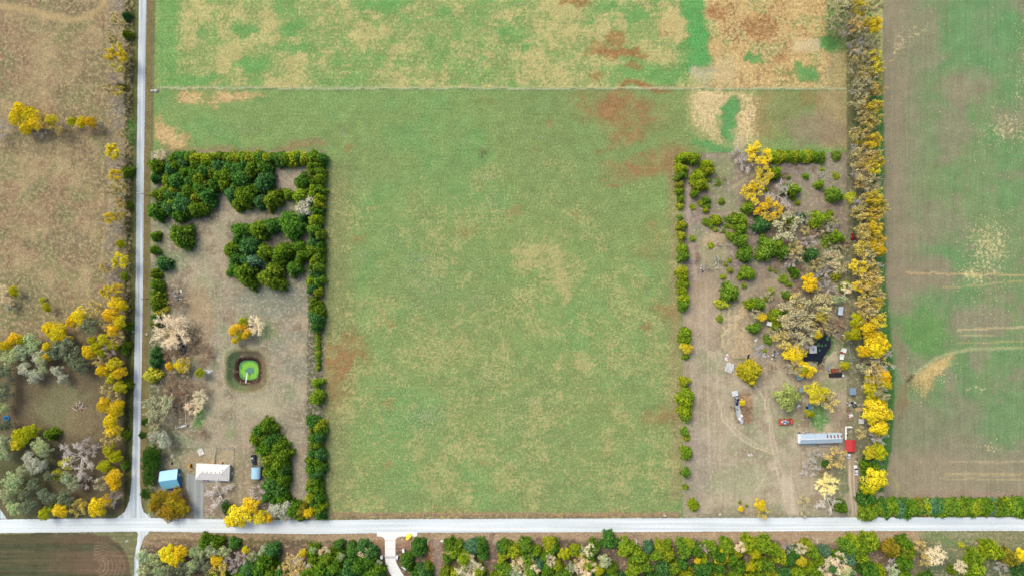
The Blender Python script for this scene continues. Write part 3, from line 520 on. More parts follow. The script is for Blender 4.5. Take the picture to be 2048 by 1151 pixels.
# ------------------------------------------------------------------ trees: crown and trunk meshes shared between alike trees
M_leaf = leaf_material('foliage', .005, .60, 1.35, .3)
M_needle = leaf_material('needles', .04, .20, 2.9, .10)
M_twig = leaf_material('twigs', .008, .75, 1.25, .0)
M_bark = mat('bark', rgb(128, 112, 92), .95, 0, .3, 3)
M_branch = mat('branch_bark', rgb(196, 182, 148), .95, 0, .25, 2)
rs = np.random.default_rng(5)
def unit(v): return v / (np.linalg.norm(v) + 1e-9)
def leafquad(mb, p, nrm, along, L, W, a, m=0):
    s_ = unit(np.cross(nrm, along)); mb.v += [tuple(p - s_ * W * .5), tuple(p + along * L * .5 - s_ * W * .12 + nrm * L * .08), tuple(p + s_ * W * .5), tuple(p - along * L * .5)]
    n = len(mb.v); mb.f.append((n - 4, n - 3, n - 2, n - 1)); mb.m.append(m); mb.a.append(a)
def crown_broad(seed, lobes=15, per=190, loose=1.0, size=.10):
    r = np.random.default_rng(seed); mb = MB()
    cs = []
    for i in range(lobes):
        a = 2.399 * i + r.uniform(-.5, .5); q = math.sqrt((i + .5) / lobes) * .72 * r.uniform(.85, 1.12)
        z = .42 + .42 * math.sqrt(max(0, 1 - (q / .85) ** 2)) * r.uniform(.75, 1.05) - .12 * R() * (q > .5)
        cs.append((q * math.cos(a), q * math.sin(a), z, r.uniform(.20, .34), r.random()))
    for cx, cy, cz, cr, lv in cs:
        for k in range(per):
            d = unit(r.normal(size=3)); d[2] = abs(d[2]) * 1.0 - .25 if r.random() < .85 else d[2]; d = unit(d)
            rad = cr * (r.uniform(.55, 1.08) if loose > 1 else r.uniform(.8, 1.08)) * (1 + .18 * math.sin(5 * d[0] + 7 * cx) * math.cos(4 * d[1] + 5 * cy))
            p = np.array([cx, cy, cz]) + d * rad * np.array([1, 1, .62])
            n = unit(d + r.normal(size=3) * .45 + np.array([0, 0, .25])); al = unit(np.cross(n, r.normal(size=3)))
            s_ = size * r.uniform(.6, 1.25)
            leafquad(mb, p, n, al, s_, s_ * .8, float(np.clip(.5 + .32 * (lv - .5) + .55 * (r.random() - .5), 0, 1)))
    for i in range(lobes):                  # inner limbs
        cx, cy, cz, cr, lv = cs[i]; mb.tube((cx * .1, cy * .1, .30), (cx, cy, cz), .022, .006, 4, 1, .5, False)
    return mb
def crown_conifer(seed, round_=1.0, whorls=15):
    r = np.random.default_rng(seed); mb = MB()
    lumps = [(r.uniform(0, 6.28), r.uniform(.08, .16), r.integers(2, 6)) for _ in range(3)]
    for w in range(whorls):
        t = (w + .5) / whorls; z0 = .04 + .93 * t; rad = (1 - t ** (1.25 + round_ * .7)) ** (.85 - .2 * round_) ; nb = int(7 + 13 * rad)
        for b in range(nb):
            a = 2 * math.pi * (b + r.uniform(0, .8)) / nb + w * .7; k = 1 + sum(am * math.sin(f * a + ph) for ph, am, f in lumps); rr = rad * k * r.uniform(.70, 1.12); bv = r.random()
            ns = max(2, int(rr * 8)); dz = -.10 * rr
            for i in range(ns):
                q = (i + 1) / ns; 
                if q < .25 and rad > .4: continue
                for sd in (-1, 0, 1):
                    aa = a + sd * (.11 / (q * rr + .12)) * r.uniform(.6, 1.2); p = np.array([math.cos(aa) * rr * q, math.sin(aa) * rr * q, z0 + dz * q * q + .03 * (sd == 0) + r.uniform(-.012, .012)])
                    al = unit(np.array([math.cos(aa + sd * .5), math.sin(aa + sd * .5), -.10 + r.uniform(-.2, .25)])); n = unit(np.array([r.normal() * .3, r.normal() * .3, 1.0]) + .35 * np.array([math.cos(a), math.sin(a), 0]))
                    n = unit(n - al * np.dot(n, al)); L = r.uniform(.15, .25); leafquad(mb, p, n, al, L, L * .5, float(np.clip(.38 + .55 * (bv - .5) + .55 * (r.random() - .5) + .22 * (q > .75), 0, 1)))
    mb.tube((0, 0, .04), (0, 0, .97), .03, .006, 4, 1, .5, False)
    for k in range(16): al = unit(np.array([r.normal() * .5, r.normal() * .5, 1])); leafquad(mb, np.array([r.normal() * .03, r.normal() * .03, .96]), unit(np.cross(al, r.normal(size=3))), al, .1, .05, .6)
    return mb
def crown_bare(seed, leaves=0, dense=1.0, spread=1.0, lsize=.085):
    r = np.random.default_rng(seed); mb = MB(); tips = []
    def seg(p, q, w, n=3, a=.5): mb.tube(p, q, w, w * .55, n, 0, a, False)
    nl = int(8 * dense)
    for i in range(nl):
        a = 2.399 * i + r.uniform(-.4, .4); q = .25 + .6 * math.sqrt((i + .5) / nl) * spread
        p0 = np.array([0, 0, .22 + .15 * r.random()]); p1 = np.array([q * .45 * math.cos(a), q * .45 * math.sin(a), .52 + .1 * r.random()]); p2 = np.array([q * math.cos(a), q * math.sin(a), .70 + .24 * (1 - q) + .08 * r.random()])
        seg(p0, p1, .028, 4); seg(p1, p2, .016, 4)
        for j in range(6):
            t = .15 + .85 * r.random(); b0 = p1 + (p2 - p1) * t; d = unit(unit((p2 - p1) * np.array([1, 1, .5])) + r.normal(size=3) * .65 + np.array([0, 0, .2])); b1 = b0 + d * r.uniform(.18, .32) * np.array([1, 1, .6]); seg(b0, b1, .009)
            for k in range(8):
                t2 = .2 + .8 * r.random(); c0 = b0 + (b1 - b0) * t2; d2 = unit(d + r.normal(size=3) * .7); c1 = c0 + d2 * r.uniform(.10, .2) * np.array([1, 1, .6]); av = float(np.clip(r.normal(.5, .2), 0, 1)); seg(c0, c1, .008, 3, av)
                for m in range(4):
                    t3 = .3 + .7 * r.random(); e0 = c0 + (c1 - c0) * t3; d3 = unit(d2 + r.normal(size=3) * .8); e1 = e0 + d3 * r.uniform(.06, .13) * np.array([1, 1, .6]); s_ = unit(np.cross(d3, r.normal(size=3))) * .0075
                    mb.face([e0 - s_, e0 + s_, e1 + s_ * .4, e1 - s_ * .4], 0, float(np.clip(r.normal(.55, .25), 0, 1))); tips.append(e1)
    if leaves:
        lv = [r.random() for _ in range(9)]
        for k in range(leaves):
            p = tips[r.integers(len(tips))] + r.normal(size=3) * np.array([.04, .04, .025]); cl = lv[int((math.atan2(p[1], p[0]) + 3.1416) * 1.4) % 9]
            if r.random() > .35 + .75 * cl: continue
            n = unit(np.array([0, 0, 1.0]) + r.normal(size=3) * .5); leafquad(mb, p, n, unit(np.cross(n, r.normal(size=3))), lsize * r.uniform(.6, 1.3), lsize * .8, float(np.clip(.5 + .3 * (cl - .5) + .5 * (r.random() - .5), 0, 1)), 1)
    return mb
def trunk_mesh(seed, top=.42, r0=.05):
    r = np.random.default_rng(seed); mb = MB(); p = np.array([0, 0, -.02]); w = r0 * 1.25
    for i in range(4):
        q = np.array([r.normal() * .012, r.normal() * .012, top * (i + 1) / 4]); mb.tube(p, q, w, w * .8, 7, 0, .5, False); p = q; w *= .8
    for k in range(4):
        a = k * 1.6 + r.random(); mb.tube(p * .9, (math.cos(a) * .22, math.sin(a) * .22, top + .14), w * .6, w * .3, 5, 0, .5, False)
    return mb
V = {}
V['broad'] = [crown_broad(100 + i, 14 + i % 3, 170).mesh('broadleaf_crown', [M_leaf, M_branch]) for i in range(5)]
V['loose'] = [crown_broad(140 + i, 12 + i % 4, 110, 1.5, .095).mesh('loose_crown', [M_leaf, M_branch]) for i in range(5)]
V['con'] = [crown_conifer(200 + i, 1.0 + .12 * i).mesh('conifer_crown', [M_needle, M_bark]) for i in range(6)]
V['bsh'] = [crown_conifer(240 + i, 1.6, 9).mesh('shrub_crown', [M_needle, M_bark]) for i in range(4)]
V['bare'] = [crown_bare(300 + i).mesh('bare_crown', [M_twig, M_leaf]) for i in range(5)]
V['crm'] = [crown_bare(330 + i, 0, 2.0).mesh('pale_bare_crown', [M_twig, M_leaf]) for i in range(4)]
V['thin'] = [crown_bare(360 + i, [1500, 1000, 800, 1300, 900, 1100][i], 1.0, 1.0, .088).mesh('thin_leaved_crown', [M_branch, M_leaf]) for i in range(6)]
V['leafy'] = [crown_bare(380 + i, 2600, 1.0, 1.0, .09).mesh('airy_crown', [M_branch, M_leaf]) for i in range(4)]
TR = [trunk_mesh(400 + i).mesh('trunk', M_bark) for i in range(3)]
TRC = [trunk_mesh(410 + i, .2, .035).mesh('trunk', M_bark) for i in range(2)]
# kind: crown family, words, name, colours (base)
KIND = {
 'con': ('con', 'dark green conifer', 'conifer', [(.034, .092, .010), (.044, .100, .008), (.030, .088, .014), (.056, .106, .008), (.070, .112, .009), (.032, .090, .022)]),
 'cyg': ('con', 'yellow-green cedar', 'cedar', [(.110, .160, .008), (.090, .150, .010), (.130, .162, .010), (.075, .135, .010), (.060, .120, .012)]),
 'cbl': ('con', 'blue-green conifer', 'conifer', [(.045, .105, .050), (.055, .115, .060)]),
 'cor': ('con', 'orange-tinged cedar', 'cedar', [(.15, .13, .012), (.14, .14, .014)]),
 'bsh': ('bsh', 'green shrub', 'shrub', [(.09, .145, .012), (.11, .155, .012), (.075, .13, .014)]),
 'byg': ('bsh', 'yellow-green shrub', 'shrub', [(.22, .23, .02), (.19, .22, .02)]),
 'grn': ('broad', 'leafy green tree', 'broadleaf_tree', [(.055, .135, .016), (.07, .15, .02)]),
 'yel': ('broad', 'bright yellow tree', 'broadleaf_tree', [(.88, .68, .03), (.88, .71, .03), (.88, .64, .035), (.84, .70, .04)]),
 'ylg': ('broad', 'yellow-green tree', 'broadleaf_tree', [(.58, .56, .02), (.48, .50, .02), (.66, .60, .04)]),
 'olv': ('broad', 'olive-gold tree', 'broadleaf_tree', [(.36, .30, .02), (.42, .30, .025)]),
 'amb': ('thin', 'thin amber-leaved tree', 'half_bare_tree', [(.82, .68, .18), (.78, .66, .24), (.88, .72, .12), (.80, .62, .18)]),
 'yth': ('leafy', 'airy yellow tree', 'half_bare_tree', [(.90, .72, .03), (.88, .74, .05), (.90, .68, .04)]),
 'tan': ('thin', 'half-bare tan tree', 'half_bare_tree', [(.70, .64, .34), (.66, .62, .36), (.74, .66, .28)]),
 'oli': ('thin', 'half-bare olive tree', 'half_bare_tree', [(.54, .54, .28), (.50, .51, .28)]),
 'sag': ('loose', 'sage green tree', 'broadleaf_tree', [(.50, .57, .27), (.56, .60, .33), (.46, .54, .26), (.50, .57, .32)]),
 'sgd': ('loose', 'dark grey-green tree', 'broadleaf_tree', [(.24, .28, .15), (.26, .29, .16), (.23, .28, .16)]),
 'sgp': ('loose', 'pale grey-leaved tree', 'broadleaf_tree', [(.64, .65, .47), (.60, .61, .44), (.68, .65, .50)]),
 'wil': ('broad', 'pale green willow', 'broadleaf_tree', [(.40, .46, .13)]),
 'bar': ('bare', 'bare grey tree', 'bare_tree', [(.50, .46, .40), (.46, .42, .37), (.54, .48, .41)]),
 'brb': ('bare', 'bare brown bush', 'bare_bush', [(.30, .21, .13), (.34, .24, .15)]),
 'crm': ('crm', 'bare cream-barked tree', 'bare_tree', [(.86, .74, .48), (.80, .70, .46)]),
}
TREES = []; NT = [0]
def tree(px, py, r, kind, area, h=None, colr=None, label=None, aim=.62):
    fam, words, name, cols = KIND[kind]; Rm = r * S; NT[0] += 1
    if h is None:
        h = {'con': 1.9 * Rm + 1.8, 'bsh': 1.35 * Rm + .3, 'broad': 1.3 * Rm + 3.6, 'loose': 1.3 * Rm + 3.2, 'bare': 1.2 * Rm + 2.4, 'crm': 1.3 * Rm + 3, 'thin': 1.3 * Rm + 3.4, 'leafy': 1.3 * Rm + 3.4}[fam]
        if r < 7 and fam != 'bsh': h = 1.4 * Rm + 1
    if kind == 'brb': h = .8 * Rm + .5
    h *= U(.92, 1.1); x, y = G(px, py, h * aim)
    o = link(name, None, None, (x, y, 0), U(0, 6.28))
    ov = 1.12 if fam in ('con', 'bsh') else 1.15
    sx = Rm * ov * U(.86, 1.14); sy = Rm * ov * U(.86, 1.14)
    c = link('crown', random.choice(V[fam]), o); c.scale = (sx, sy, h)
    cc = colr or random.choice(cols); j = U(.88, 1.12); c.color = (min(.9, cc[0] * j * U(.94, 1.06)), min(.9, cc[1] * j), min(.9, cc[2] * j), 1)
    t = link('trunk', random.choice(TRC if fam in ('con', 'bsh') else TR), o); w = min(sx, 3.2); t.scale = (w, w, h)
    TREES.append((o, kind, area, px, py, label)); return o
def many(area, kind, lst, h=None):
    for a in lst: tree(a[0], a[1], a[2], kind, area, a[3] if len(a) > 3 else h)

A = 'hedgerow west of the lane'
many(A, 'bar', [(242, 12, 10), (232, 165, 12), (240, 205, 11), (240, 225, 11), (233, 330, 14), (232, 455, 13), (225, 490, 16), (222, 525, 13), (225, 560, 15), (230, 592, 13), (222, 700, 12), (235, 985, 12), (225, 1000, 12), (240, 250, 10)], 8)
many(A, 'amb', [(238, 46, 14), (228, 80, 9), (240, 135, 13), (222, 181, 9), (240, 183, 10), (245, 268, 9), (243, 375, 10), (228, 380, 9), (243, 408, 9), (245, 432, 9), (212, 535, 9), (238, 675, 12), (207, 720, 12), (218, 775, 12), (232, 790, 12), (225, 872, 16), (190, 617, 15), (215, 645, 13)], 9)
many(A, 'yth', [(238, 103, 11), (225, 112, 10), (250, 114, 9), (230, 305, 14), (234, 352, 13), (222, 436, 11), (242, 520, 14), (216, 582, 11), (237, 578, 11)], 10)
many(A, 'yel', [ (232, 606, 15), (246, 610, 10), (224, 628, 16), (240, 642, 12), (228, 660, 14), (228, 728, 14), (208, 740, 14), (240, 745, 14), (210, 808, 16), (232, 818, 17), (224, 840, 16), (241, 806, 10), (228, 860, 13), (228, 955, 16), (232, 972, 10)], 10)
many(A, 'ylg', [(242, 488, 9), (210, 678, 14), (226, 690, 12), (205, 705, 12), (225, 754, 12), (240, 775, 12), (220, 900, 16), (232, 912, 14), (211, 930, 14)], 9)
many(A, 'tan', [(205, 965, 13), (207, 712, 8), (240, 395, 9), (236, 430, 11)], 8)
many(A, 'con', [(252, 342, 9), (238, 172, 6), (250, 30, 8), (252, 66, 8), (252, 410, 7), (253, 655, 8), (251, 690, 8), (250, 770, 9)], 5)
many(A, 'bsh', [(246, 552, 7), (247, 700, 9), (250, 870, 8), (248, 930, 8)])
A = 'row crossing the western meadow'
many(A, 'yel', [(42, 220, 15), (33, 237, 13), (60, 233, 17), (72, 246, 14), (54, 258, 13), (104, 240, 11), (164, 246, 11), (182, 245, 11)], 9)
many(A, 'amb', [(92, 243, 14), (118, 257, 11)], 8)
many(A, 'ylg', [(145, 244, 10)], 7)
many(A, 'bar', [(18, 250, 13), (2, 266, 15), (85, 262, 13), (130, 252, 9), (200, 250, 8)], 6)
A = 'clump by the left edge'
many(A, 'crm', [(4, 582, 13), (17, 602, 10)], 6); many(A, 'ylg', [(28, 582, 11), (84, 600, 6), (94, 614, 10)]); many(A, 'sgp', [(20, 612, 10)])
A = 'grove around the southwestern clearing'
many(A, 'yel', [(158, 634, 18), (145, 642, 13), (115, 664, 20), (100, 656, 13), (128, 672, 12), (95, 692, 10), (97, 712, 10), (30, 676, 13), (13, 690, 11), (178, 702, 14), (122, 1018, 15), (195, 1012, 19), (215, 1000, 13)], 9)
many(A, 'ylg', [(193, 693, 13), (45, 872, 19), (65, 862, 16), (34, 888, 13), (90, 1026, 12), (45, 682, 9), (185, 680, 9)], 8)
many(A, 'amb', [(158, 1016, 14), (165, 1005, 9)], 7)
many(A, 'sgd', [(180, 650, 20), (130, 690, 26), (150, 718, 22), (108, 706, 15), (10, 742, 18), (10, 790, 16), (12, 850, 14), (52, 985, 20), (70, 968, 16), (60, 1010, 18), (95, 992, 18), (130, 996, 18), (100, 950, 12), (165, 735, 12), (14, 770, 12)], 9)
many(A, 'sag', [(65, 682, 22), (45, 702, 20), (20, 715, 20), (0, 702, 14), (88, 735, 12), (8, 815, 12), (80, 890, 18), (90, 902, 13), (8, 880, 16), (10, 905, 14), (25, 962, 22), (15, 990, 16), (30, 1014, 16), (137, 955, 15), (148, 968, 14), (45, 940, 12), (84, 715, 14)], 9)
many(A, 'sgp', [(80, 712, 18), (50, 737, 16), (70, 750, 16), (114, 740, 12), (125, 755, 9), (60, 915, 14), (72, 932, 17), (88, 928, 10)], 8)
many(A, 'bar', [(158, 915, 32, 8), (182, 893, 18, 8), (168, 960, 16, 5)])
many(A, 'con', [(98, 868, 11), (107, 1012, 9)]); many(A, 'byg', [(128, 927, 10), (112, 950, 11)])
# western farmyard
A = 'top hedge of the western yard'
x = 346
while x < 650:
    tree(x, 316 + U(-2, 2), U(11, 13.5), 'cyg' if R() < .55 else 'con', A, 7); x += U(9, 12)
tree(515, 306, 5, 'cor', A)
A = 'conifer block beside the lane'
many(A, 'con', [(340, 338, 13), (352, 330, 12), (336, 361, 14), (352, 363, 17), (327, 386, 12), (341, 391, 15), (336, 413, 14), (361, 408, 18), (363, 426, 14), (391, 416, 16), (411, 391, 18), (386, 347, 15), (397, 358, 15), (375, 383, 15), (408, 341, 14), (427, 366, 15), (438, 352, 14), (452, 347, 14), (458, 333, 14), (480, 358, 18), (470, 338, 13), (486, 330, 13), (502, 335, 13), (525, 363, 19), (527, 332, 14), (370, 345, 14), (365, 326, 12), (390, 328, 12), (412, 326, 12), (435, 330, 13), (400, 376, 15), (352, 430, 12), (380, 405, 13), (425, 345, 12), (378, 362, 13), (500, 345, 11)])
many(A, 'cyg', [(345, 405, 13), (390, 395, 12), (348, 380, 12), (445, 366, 13)])
A = 'group below the conifer block'
many(A, 'con', [(463, 388, 15), (486, 391, 20), (475, 405, 14), (500, 380, 14), (516, 402, 13), (544, 397, 18), (602, 363, 15)]); many(A, 'cyg', [(576, 388, 11), (600, 391, 15), (468, 375, 10)])
A = 'conifer crescent above the green pond'
many(A, 'con', [(480, 461, 17), (494, 490, 19), (516, 458, 18), (544, 450, 16), (579, 450, 21), (463, 500, 15), (472, 514, 16), (526, 505, 15), (561, 508, 20), (469, 539, 14), (488, 547, 22), (539, 553, 26), (586, 536, 15), (604, 433, 9), (597, 494, 13), (602, 511, 14), (475, 478, 12), (490, 520, 13)])
many(A, 'cbl', [(505, 522, 14), (582, 447, 12)])
A = 'hedge left of the pasture'
y = 318
while y < 592:
    for xx in (625, 636):
        tree(xx + U(-3, 3), y + U(-6, 6), U(8, 12.5), random.choice(['con', 'con', 'cyg', 'cyg']), A, 7.5)
    y += U(13, 17)
many(A, 'con', [(627, 606, 11), (633, 620, 13), (630, 636, 14), (632, 650, 12)]); many(A, 'cyg', [(633, 766, 10), (632, 795, 13)])
y = 664
while y < 740: tree(635 + U(-1, 1), y, 5, 'bsh', A, 2.5); y += 8
y = 848
while y < 1030:
    for xx in (624, 635): tree(xx + U(-3, 3), y + U(-6, 6), U(8.5, 13), random.choice(['con', 'con', 'con', 'cyg']), A, 7.5)
    y += U(13, 16)
A = 'curved hedge by the blue shelter'
many(A, 'con', [(519, 862, 15), (533, 854, 15), (510, 877, 13), (539, 880, 16), (527, 898, 15), (556, 892, 15), (563, 910, 16), (538, 915, 15), (556, 929, 17), (545, 946, 16), (563, 958, 15), (541, 970, 15), (556, 981, 16), (535, 993, 13), (562, 993, 14), (548, 1000, 12), (525, 872, 12), (565, 940, 12), (550, 965, 12)])
many(A, 'cyg', [(532, 925, 9), (531, 944, 8), (548, 905, 10)])
A = 'roadside group below the white house'
many(A, 'olv', [(318, 993, 19), (345, 1004, 20), (366, 1016, 17), (336, 1022, 18), (352, 988, 12), (310, 1010, 14)], 7)
many(A, 'yel', [(482, 1028, 24), (502, 1010, 20), (465, 1041, 16), (521, 1034, 16), (541, 1034, 8), (619, 1024, 11)], 9)
many(A, 'grn', [(455, 1016, 14)], 6); many(A, 'sgp', [(560, 1018, 23), (548, 1010, 12), (572, 1030, 12)], 8); many(A, 'con', [(585, 1021, 14), (638, 1027, 12), (600, 1034, 10)]); many(A, 'cor', [(602, 1022, 13)])
many(A, 'bar', [(438, 990, 27, 4.5), (516, 985, 15, 5), (535, 1010, 10, 5)])
A = 'yard around the white house'
tree(345, 660, 31, 'crm', A, 9, (.80, .70, .46), 'large bare cream tree beside the small dark pool'); tree(340, 672, 14, 'amb', A, 5)
many(A, 'yel', [(468, 660, 12), (484, 651, 12), (494, 667, 11), (471, 681, 7), (340, 731, 9), (362, 730, 14)], 7); many(A, 'ylg', [(488, 642, 11), (480, 672, 8), (400, 745, 10)])
many(A, 'amb', [(372, 728, 12)]); many(A, 'crm', [(512, 650, 18, 6), (402, 792, 14, 5), (388, 812, 16, 5), (322, 311, 12, 4)]); many(A, 'brb', [(345, 760, 14), (372, 770, 13), (385, 690, 12), (352, 700, 10), (395, 780, 12), (330, 720, 10), (365, 812, 12), (345, 800, 12), (420, 705, 8), (335, 705, 14), (412, 695, 12), (415, 715, 12), (405, 775, 14), (360, 790, 16), (355, 600, 20), (340, 785, 14), (405, 865, 14), (400, 722, 10)])
many(A, 'oli', [(320, 812, 26, 8), (315, 838, 18, 8)]); many(A, 'sgp', [(309, 869, 15), (329, 877, 18), (612, 411, 21, 8)])
tree(358, 472, 22, 'con', A, None, (.05, .10, .010), 'single round conifer standing alone on the western lawn')
A = 'strip right of the lane'
many(A, 'con', [(309, 422, 16), (311, 330, 15), (311, 388, 10), (324, 527, 13), (308, 472, 9), (312, 596, 14), (312, 609, 12), (309, 636, 9), (307, 648, 9), (308, 706, 11), (308, 723, 11), (308, 547, 9), (310, 569, 11), (310, 586, 10), (308, 355, 9), (306, 500, 8)])
many(A, 'grn', [(297, 915, 16), (299, 935, 18), (292, 843, 9), (286, 869, 8), (306, 906, 15), (297, 958, 14), (292, 987, 10), (310, 925, 12)], 6); many(A, 'byg', [(302, 750, 16), (321, 621, 11)])
# eastern farmyard
A = 'hedge right of the pasture'
many(A, 'cyg', [(1364, 316, 10), (1376, 313, 10), (1389, 315, 12), (1364, 336, 11), (1364, 349, 10), (1361, 381, 8), (1363, 396, 7), (1361, 412, 6), (1361, 434, 5), (1365, 450, 9), (1365, 471, 8), (1368, 497, 10), (1368, 511, 12), (1367, 543, 10), (1367, 555, 11), (1368, 568, 10), (1366, 579, 9), (1370, 597, 11), (1369, 610, 10), (1372, 667, 11), (1373, 679, 11), (1372, 713, 6), (1371, 763, 10), (1374, 789, 13), (1374, 801, 13), (1380, 796, 10), (1372, 823, 12), (1374, 834, 9), (1372, 865, 8), (1374, 876, 6), (1375, 904, 10), (1374, 913, 7), (1374, 946, 8), (1372, 974, 5), (1389, 1011, 9)])
many(A, 'cor', [(1361, 369, 8)]); many(A, 'yel', [(1373, 693, 13)], 5)
A = 'top hedge of the eastern yard'
x = 1546
while x < 1650: tree(x, 312 + U(-1, 1), U(9.5, 11), random.choice(['cyg', 'con', 'cyg']), A, 4.5); x += U(8, 10)
tree(1675, 310, 9, 'bsh', A)
A = 'scrub in the eastern yard'
many(A, 'cyg', [(1415, 329, 10), (1417, 339, 11), (1397, 353, 12), (1400, 365, 11), (1409, 371, 8), (1391, 386, 8), (1414, 400, 7), (1415, 410, 6), (1413, 420, 6), (1672, 388, 14), (1642, 368, 8), (1587, 378, 13), (1499, 414, 10), (1639, 438, 13), (1675, 473, 13), (1482, 439, 14), (1484, 455, 12), (1486, 481, 14), (1494, 506, 14), (1542, 491, 16), (1555, 488, 14), (1531, 506, 14), (1566, 503, 12), (1498, 546, 12), (1463, 585, 15), (1503, 608, 10), (1520, 609, 11), (1513, 656, 11), (1553, 626, 8), (1554, 638, 8), (1558, 650, 8), (1575, 590, 7), (1435, 439, 9)])
many(A, 'con', [(1553, 344, 12), (1526, 448, 14), (1625, 507, 13), (1592, 544, 10), (1545, 500, 14), (1605, 432, 9), (1658, 930, 8), (1684, 1014, 13)])
many(A, 'bsh', [(1419, 359, 4), (1402, 405, 5), (1444, 402, 6), (1613, 352, 6), (1578, 354, 4), (1460, 437, 7), (1413, 443, 7), (1422, 452, 5), (1432, 458, 5), (1446, 460, 5), (1462, 471, 8), (1454, 450, 5), (1465, 453, 4), (1525, 471, 6), (1596, 405, 5), (1440, 637, 6), (1544, 582, 7), (1534, 596, 5), (1579, 568, 5), (1568, 561, 4), (1489, 571, 5), (1480, 555, 5), (1541, 538, 4), (1461, 540, 6), (1534, 676, 6), (1530, 701, 4), (1552, 542, 4), (1452, 528, 4), (1460, 520, 4), (1494, 1011, 3), (1480, 1004, 3)])
many(A, 'byg', [(1445, 607, 11), (1704, 394, 9), (1674, 550, 10)])
tree(1504, 744, 19, 'cyg', A, None, (.20, .19, .01), 'round yellow-green conifer beside the white junk heap'); tree(1507, 742, 6, 'yel', A, 7.5)
A = 'grove in the eastern yard'
many(A, 'yth', [(1518, 310, 22, 8), (1527, 347, 18, 7), (1505, 383, 20, 8), (1540, 420, 21, 9)])
many(A, 'amb', [ (1559, 441, 12), (1607, 460, 10), (1587, 495, 14), (1631, 529, 12), (1561, 681, 17), (1525, 1022, 12), (1669, 913, 18), (1642, 631, 14), (1653, 800, 18), (1622, 640, 12), (1593, 604, 16)])
many(A, 'yel', [(1514, 422, 8), (1530, 412, 10), (1508, 375, 12), (1620, 565, 18), (1586, 706, 23), (1613, 740, 19), (1634, 669, 10), (1521, 1008, 13), (1481, 1016, 6), (1523, 634, 10), (1485, 804, 6), (1640, 634, 9), (1590, 597, 9)], 7)
many(A, 'tan', [(1572, 452, 26, 9), (1591, 508, 14), (1663, 520, 16), (1677, 530, 14), (1589, 613, 24, 10), (1579, 627, 22, 10), (1607, 627, 18), (1589, 649, 24, 9), (1607, 667, 20), (1643, 608, 18), (1509, 626, 9), (1608, 1001, 11, 3), (1608, 1024, 8, 3), (1589, 735, 14)])
many(A, 'bar', [(1478, 310, 15, 5), (1490, 329, 14, 5), (1559, 390, 26, 8), (1615, 482, 16), (1643, 536, 10), (1598, 437, 12), (1619, 938, 18, 3), (1655, 995, 26, 4), (1627, 909, 13, 4), (1580, 520, 14), (1640, 560, 16), (1660, 575, 14), (1650, 540, 12), (1600, 690, 14)])
many(A, 'brb', [(1674, 647, 13), (1665, 657, 11), (1647, 946, 10), (1464, 814, 6), (1690, 622, 10), (1640, 735, 10), (1600, 752, 9), (1495, 820, 10), (1493, 838, 9), (1640, 655, 12), (1545, 735, 9)])
many(A, 'crm', [(1695, 575, 13, 5)]); many(A, 'ylg', [(1634, 788, 22, 8), (1619, 826, 9), (1690, 730, 10), (1608, 738, 10)]); many(A, 'sag', [(1672, 598, 11), (1687, 597, 9)])
tree(1574, 792, 29, 'wil', A, 9, None, 'broad pale green willow above the red truck'); tree(1652, 967, 21, 'crm', A, 7, (.88, .74, .30), 'yellowish bare tree on the lawn south of the mobile home')
A = 'undergrowth of the eastern grove'
q = 0
while q < 95:
    x, y = U(1535, 1700), U(430, 745)
    if 1600 < x < 1672 and 664 < y < 745 or 1672 < x < 1695 and 600 < y < 745 or abs(x - 1538) < 12 and abs(y - 647) < 12 or x < 1600 and y > 690: continue
    q += 1; tree(x, y, U(6, 12), random.choice(['oli', 'bar', 'brb', 'brb', 'oli', 'tan', 'bsh', 'oli']), A, U(2.5, 5))
A = 'brush in the eastern scrub'
for q in range(80):
    x, y = U(1385, 1680), U(320, 560); tree(x, y, U(3.5, 7), random.choice(['brb', 'bar', 'brb', 'bsh']), A, U(.8, 2.2))
A = 'tall hedgerow by the crop field'
many(A, 'yth', [(1715, 2, 12), (1740, 50, 14), (1745, 114, 13), (1748, 138, 12), (1742, 283, 14), (1746, 323, 14), (1748, 409, 14), (1744, 430, 13), (1750, 480, 13)], 13)
many(A, 'yel', [ (1744, 495, 14), (1756, 501, 13), (1747, 676, 18), (1762, 686, 15), (1747, 696, 17), (1724, 703, 14), (1765, 753, 14), (1767, 765, 13), (1752, 818, 24), (1770, 828, 15), (1739, 829, 15), (1757, 852, 18), (1749, 956, 22), (1733, 656, 15)], 13)
many(A, 'ylg', [(1713, 638, 15), (1708, 669, 15), (1744, 769, 22), (1746, 792, 19), (1738, 905, 14), (1757, 901, 18), (1739, 975, 15)], 11)
many(A, 'amb', [(1706, 55, 13), (1748, 128, 10), (1745, 180, 13), (1730, 215, 17), (1733, 246, 13), (1710, 323, 13), (1727, 331, 14), (1725, 353, 18), (1748, 392, 12), (1758, 420, 11), (1716, 426, 15), (1737, 457, 18), (1722, 464, 14), (1722, 499, 14), (1733, 517, 15), (1738, 563, 22), (1747, 595, 16), (1729, 597, 14), (1720, 613, 14), (1751, 635, 13), (1729, 640, 15), (1718, 862, 10), (1742, 748, 15), (1735, 270, 12), (1730, 400, 12), (1742, 440, 10)], 13)
many(A, 'tan', [(1718, 68, 12), (1735, 155, 15), (1712, 205, 14), (1715, 270, 15), (1735, 613, 15), (1738, 366, 15), (1727, 516, 13), (1720, 235, 12)], 12)
many(A, 'oli', [(1670, 15, 20), (1705, 20, 18), (1665, 50, 18), (1705, 140, 16), (1715, 118, 15), (1733, 728, 17), (1690, 35, 14), (1722, 165, 14)], 11)
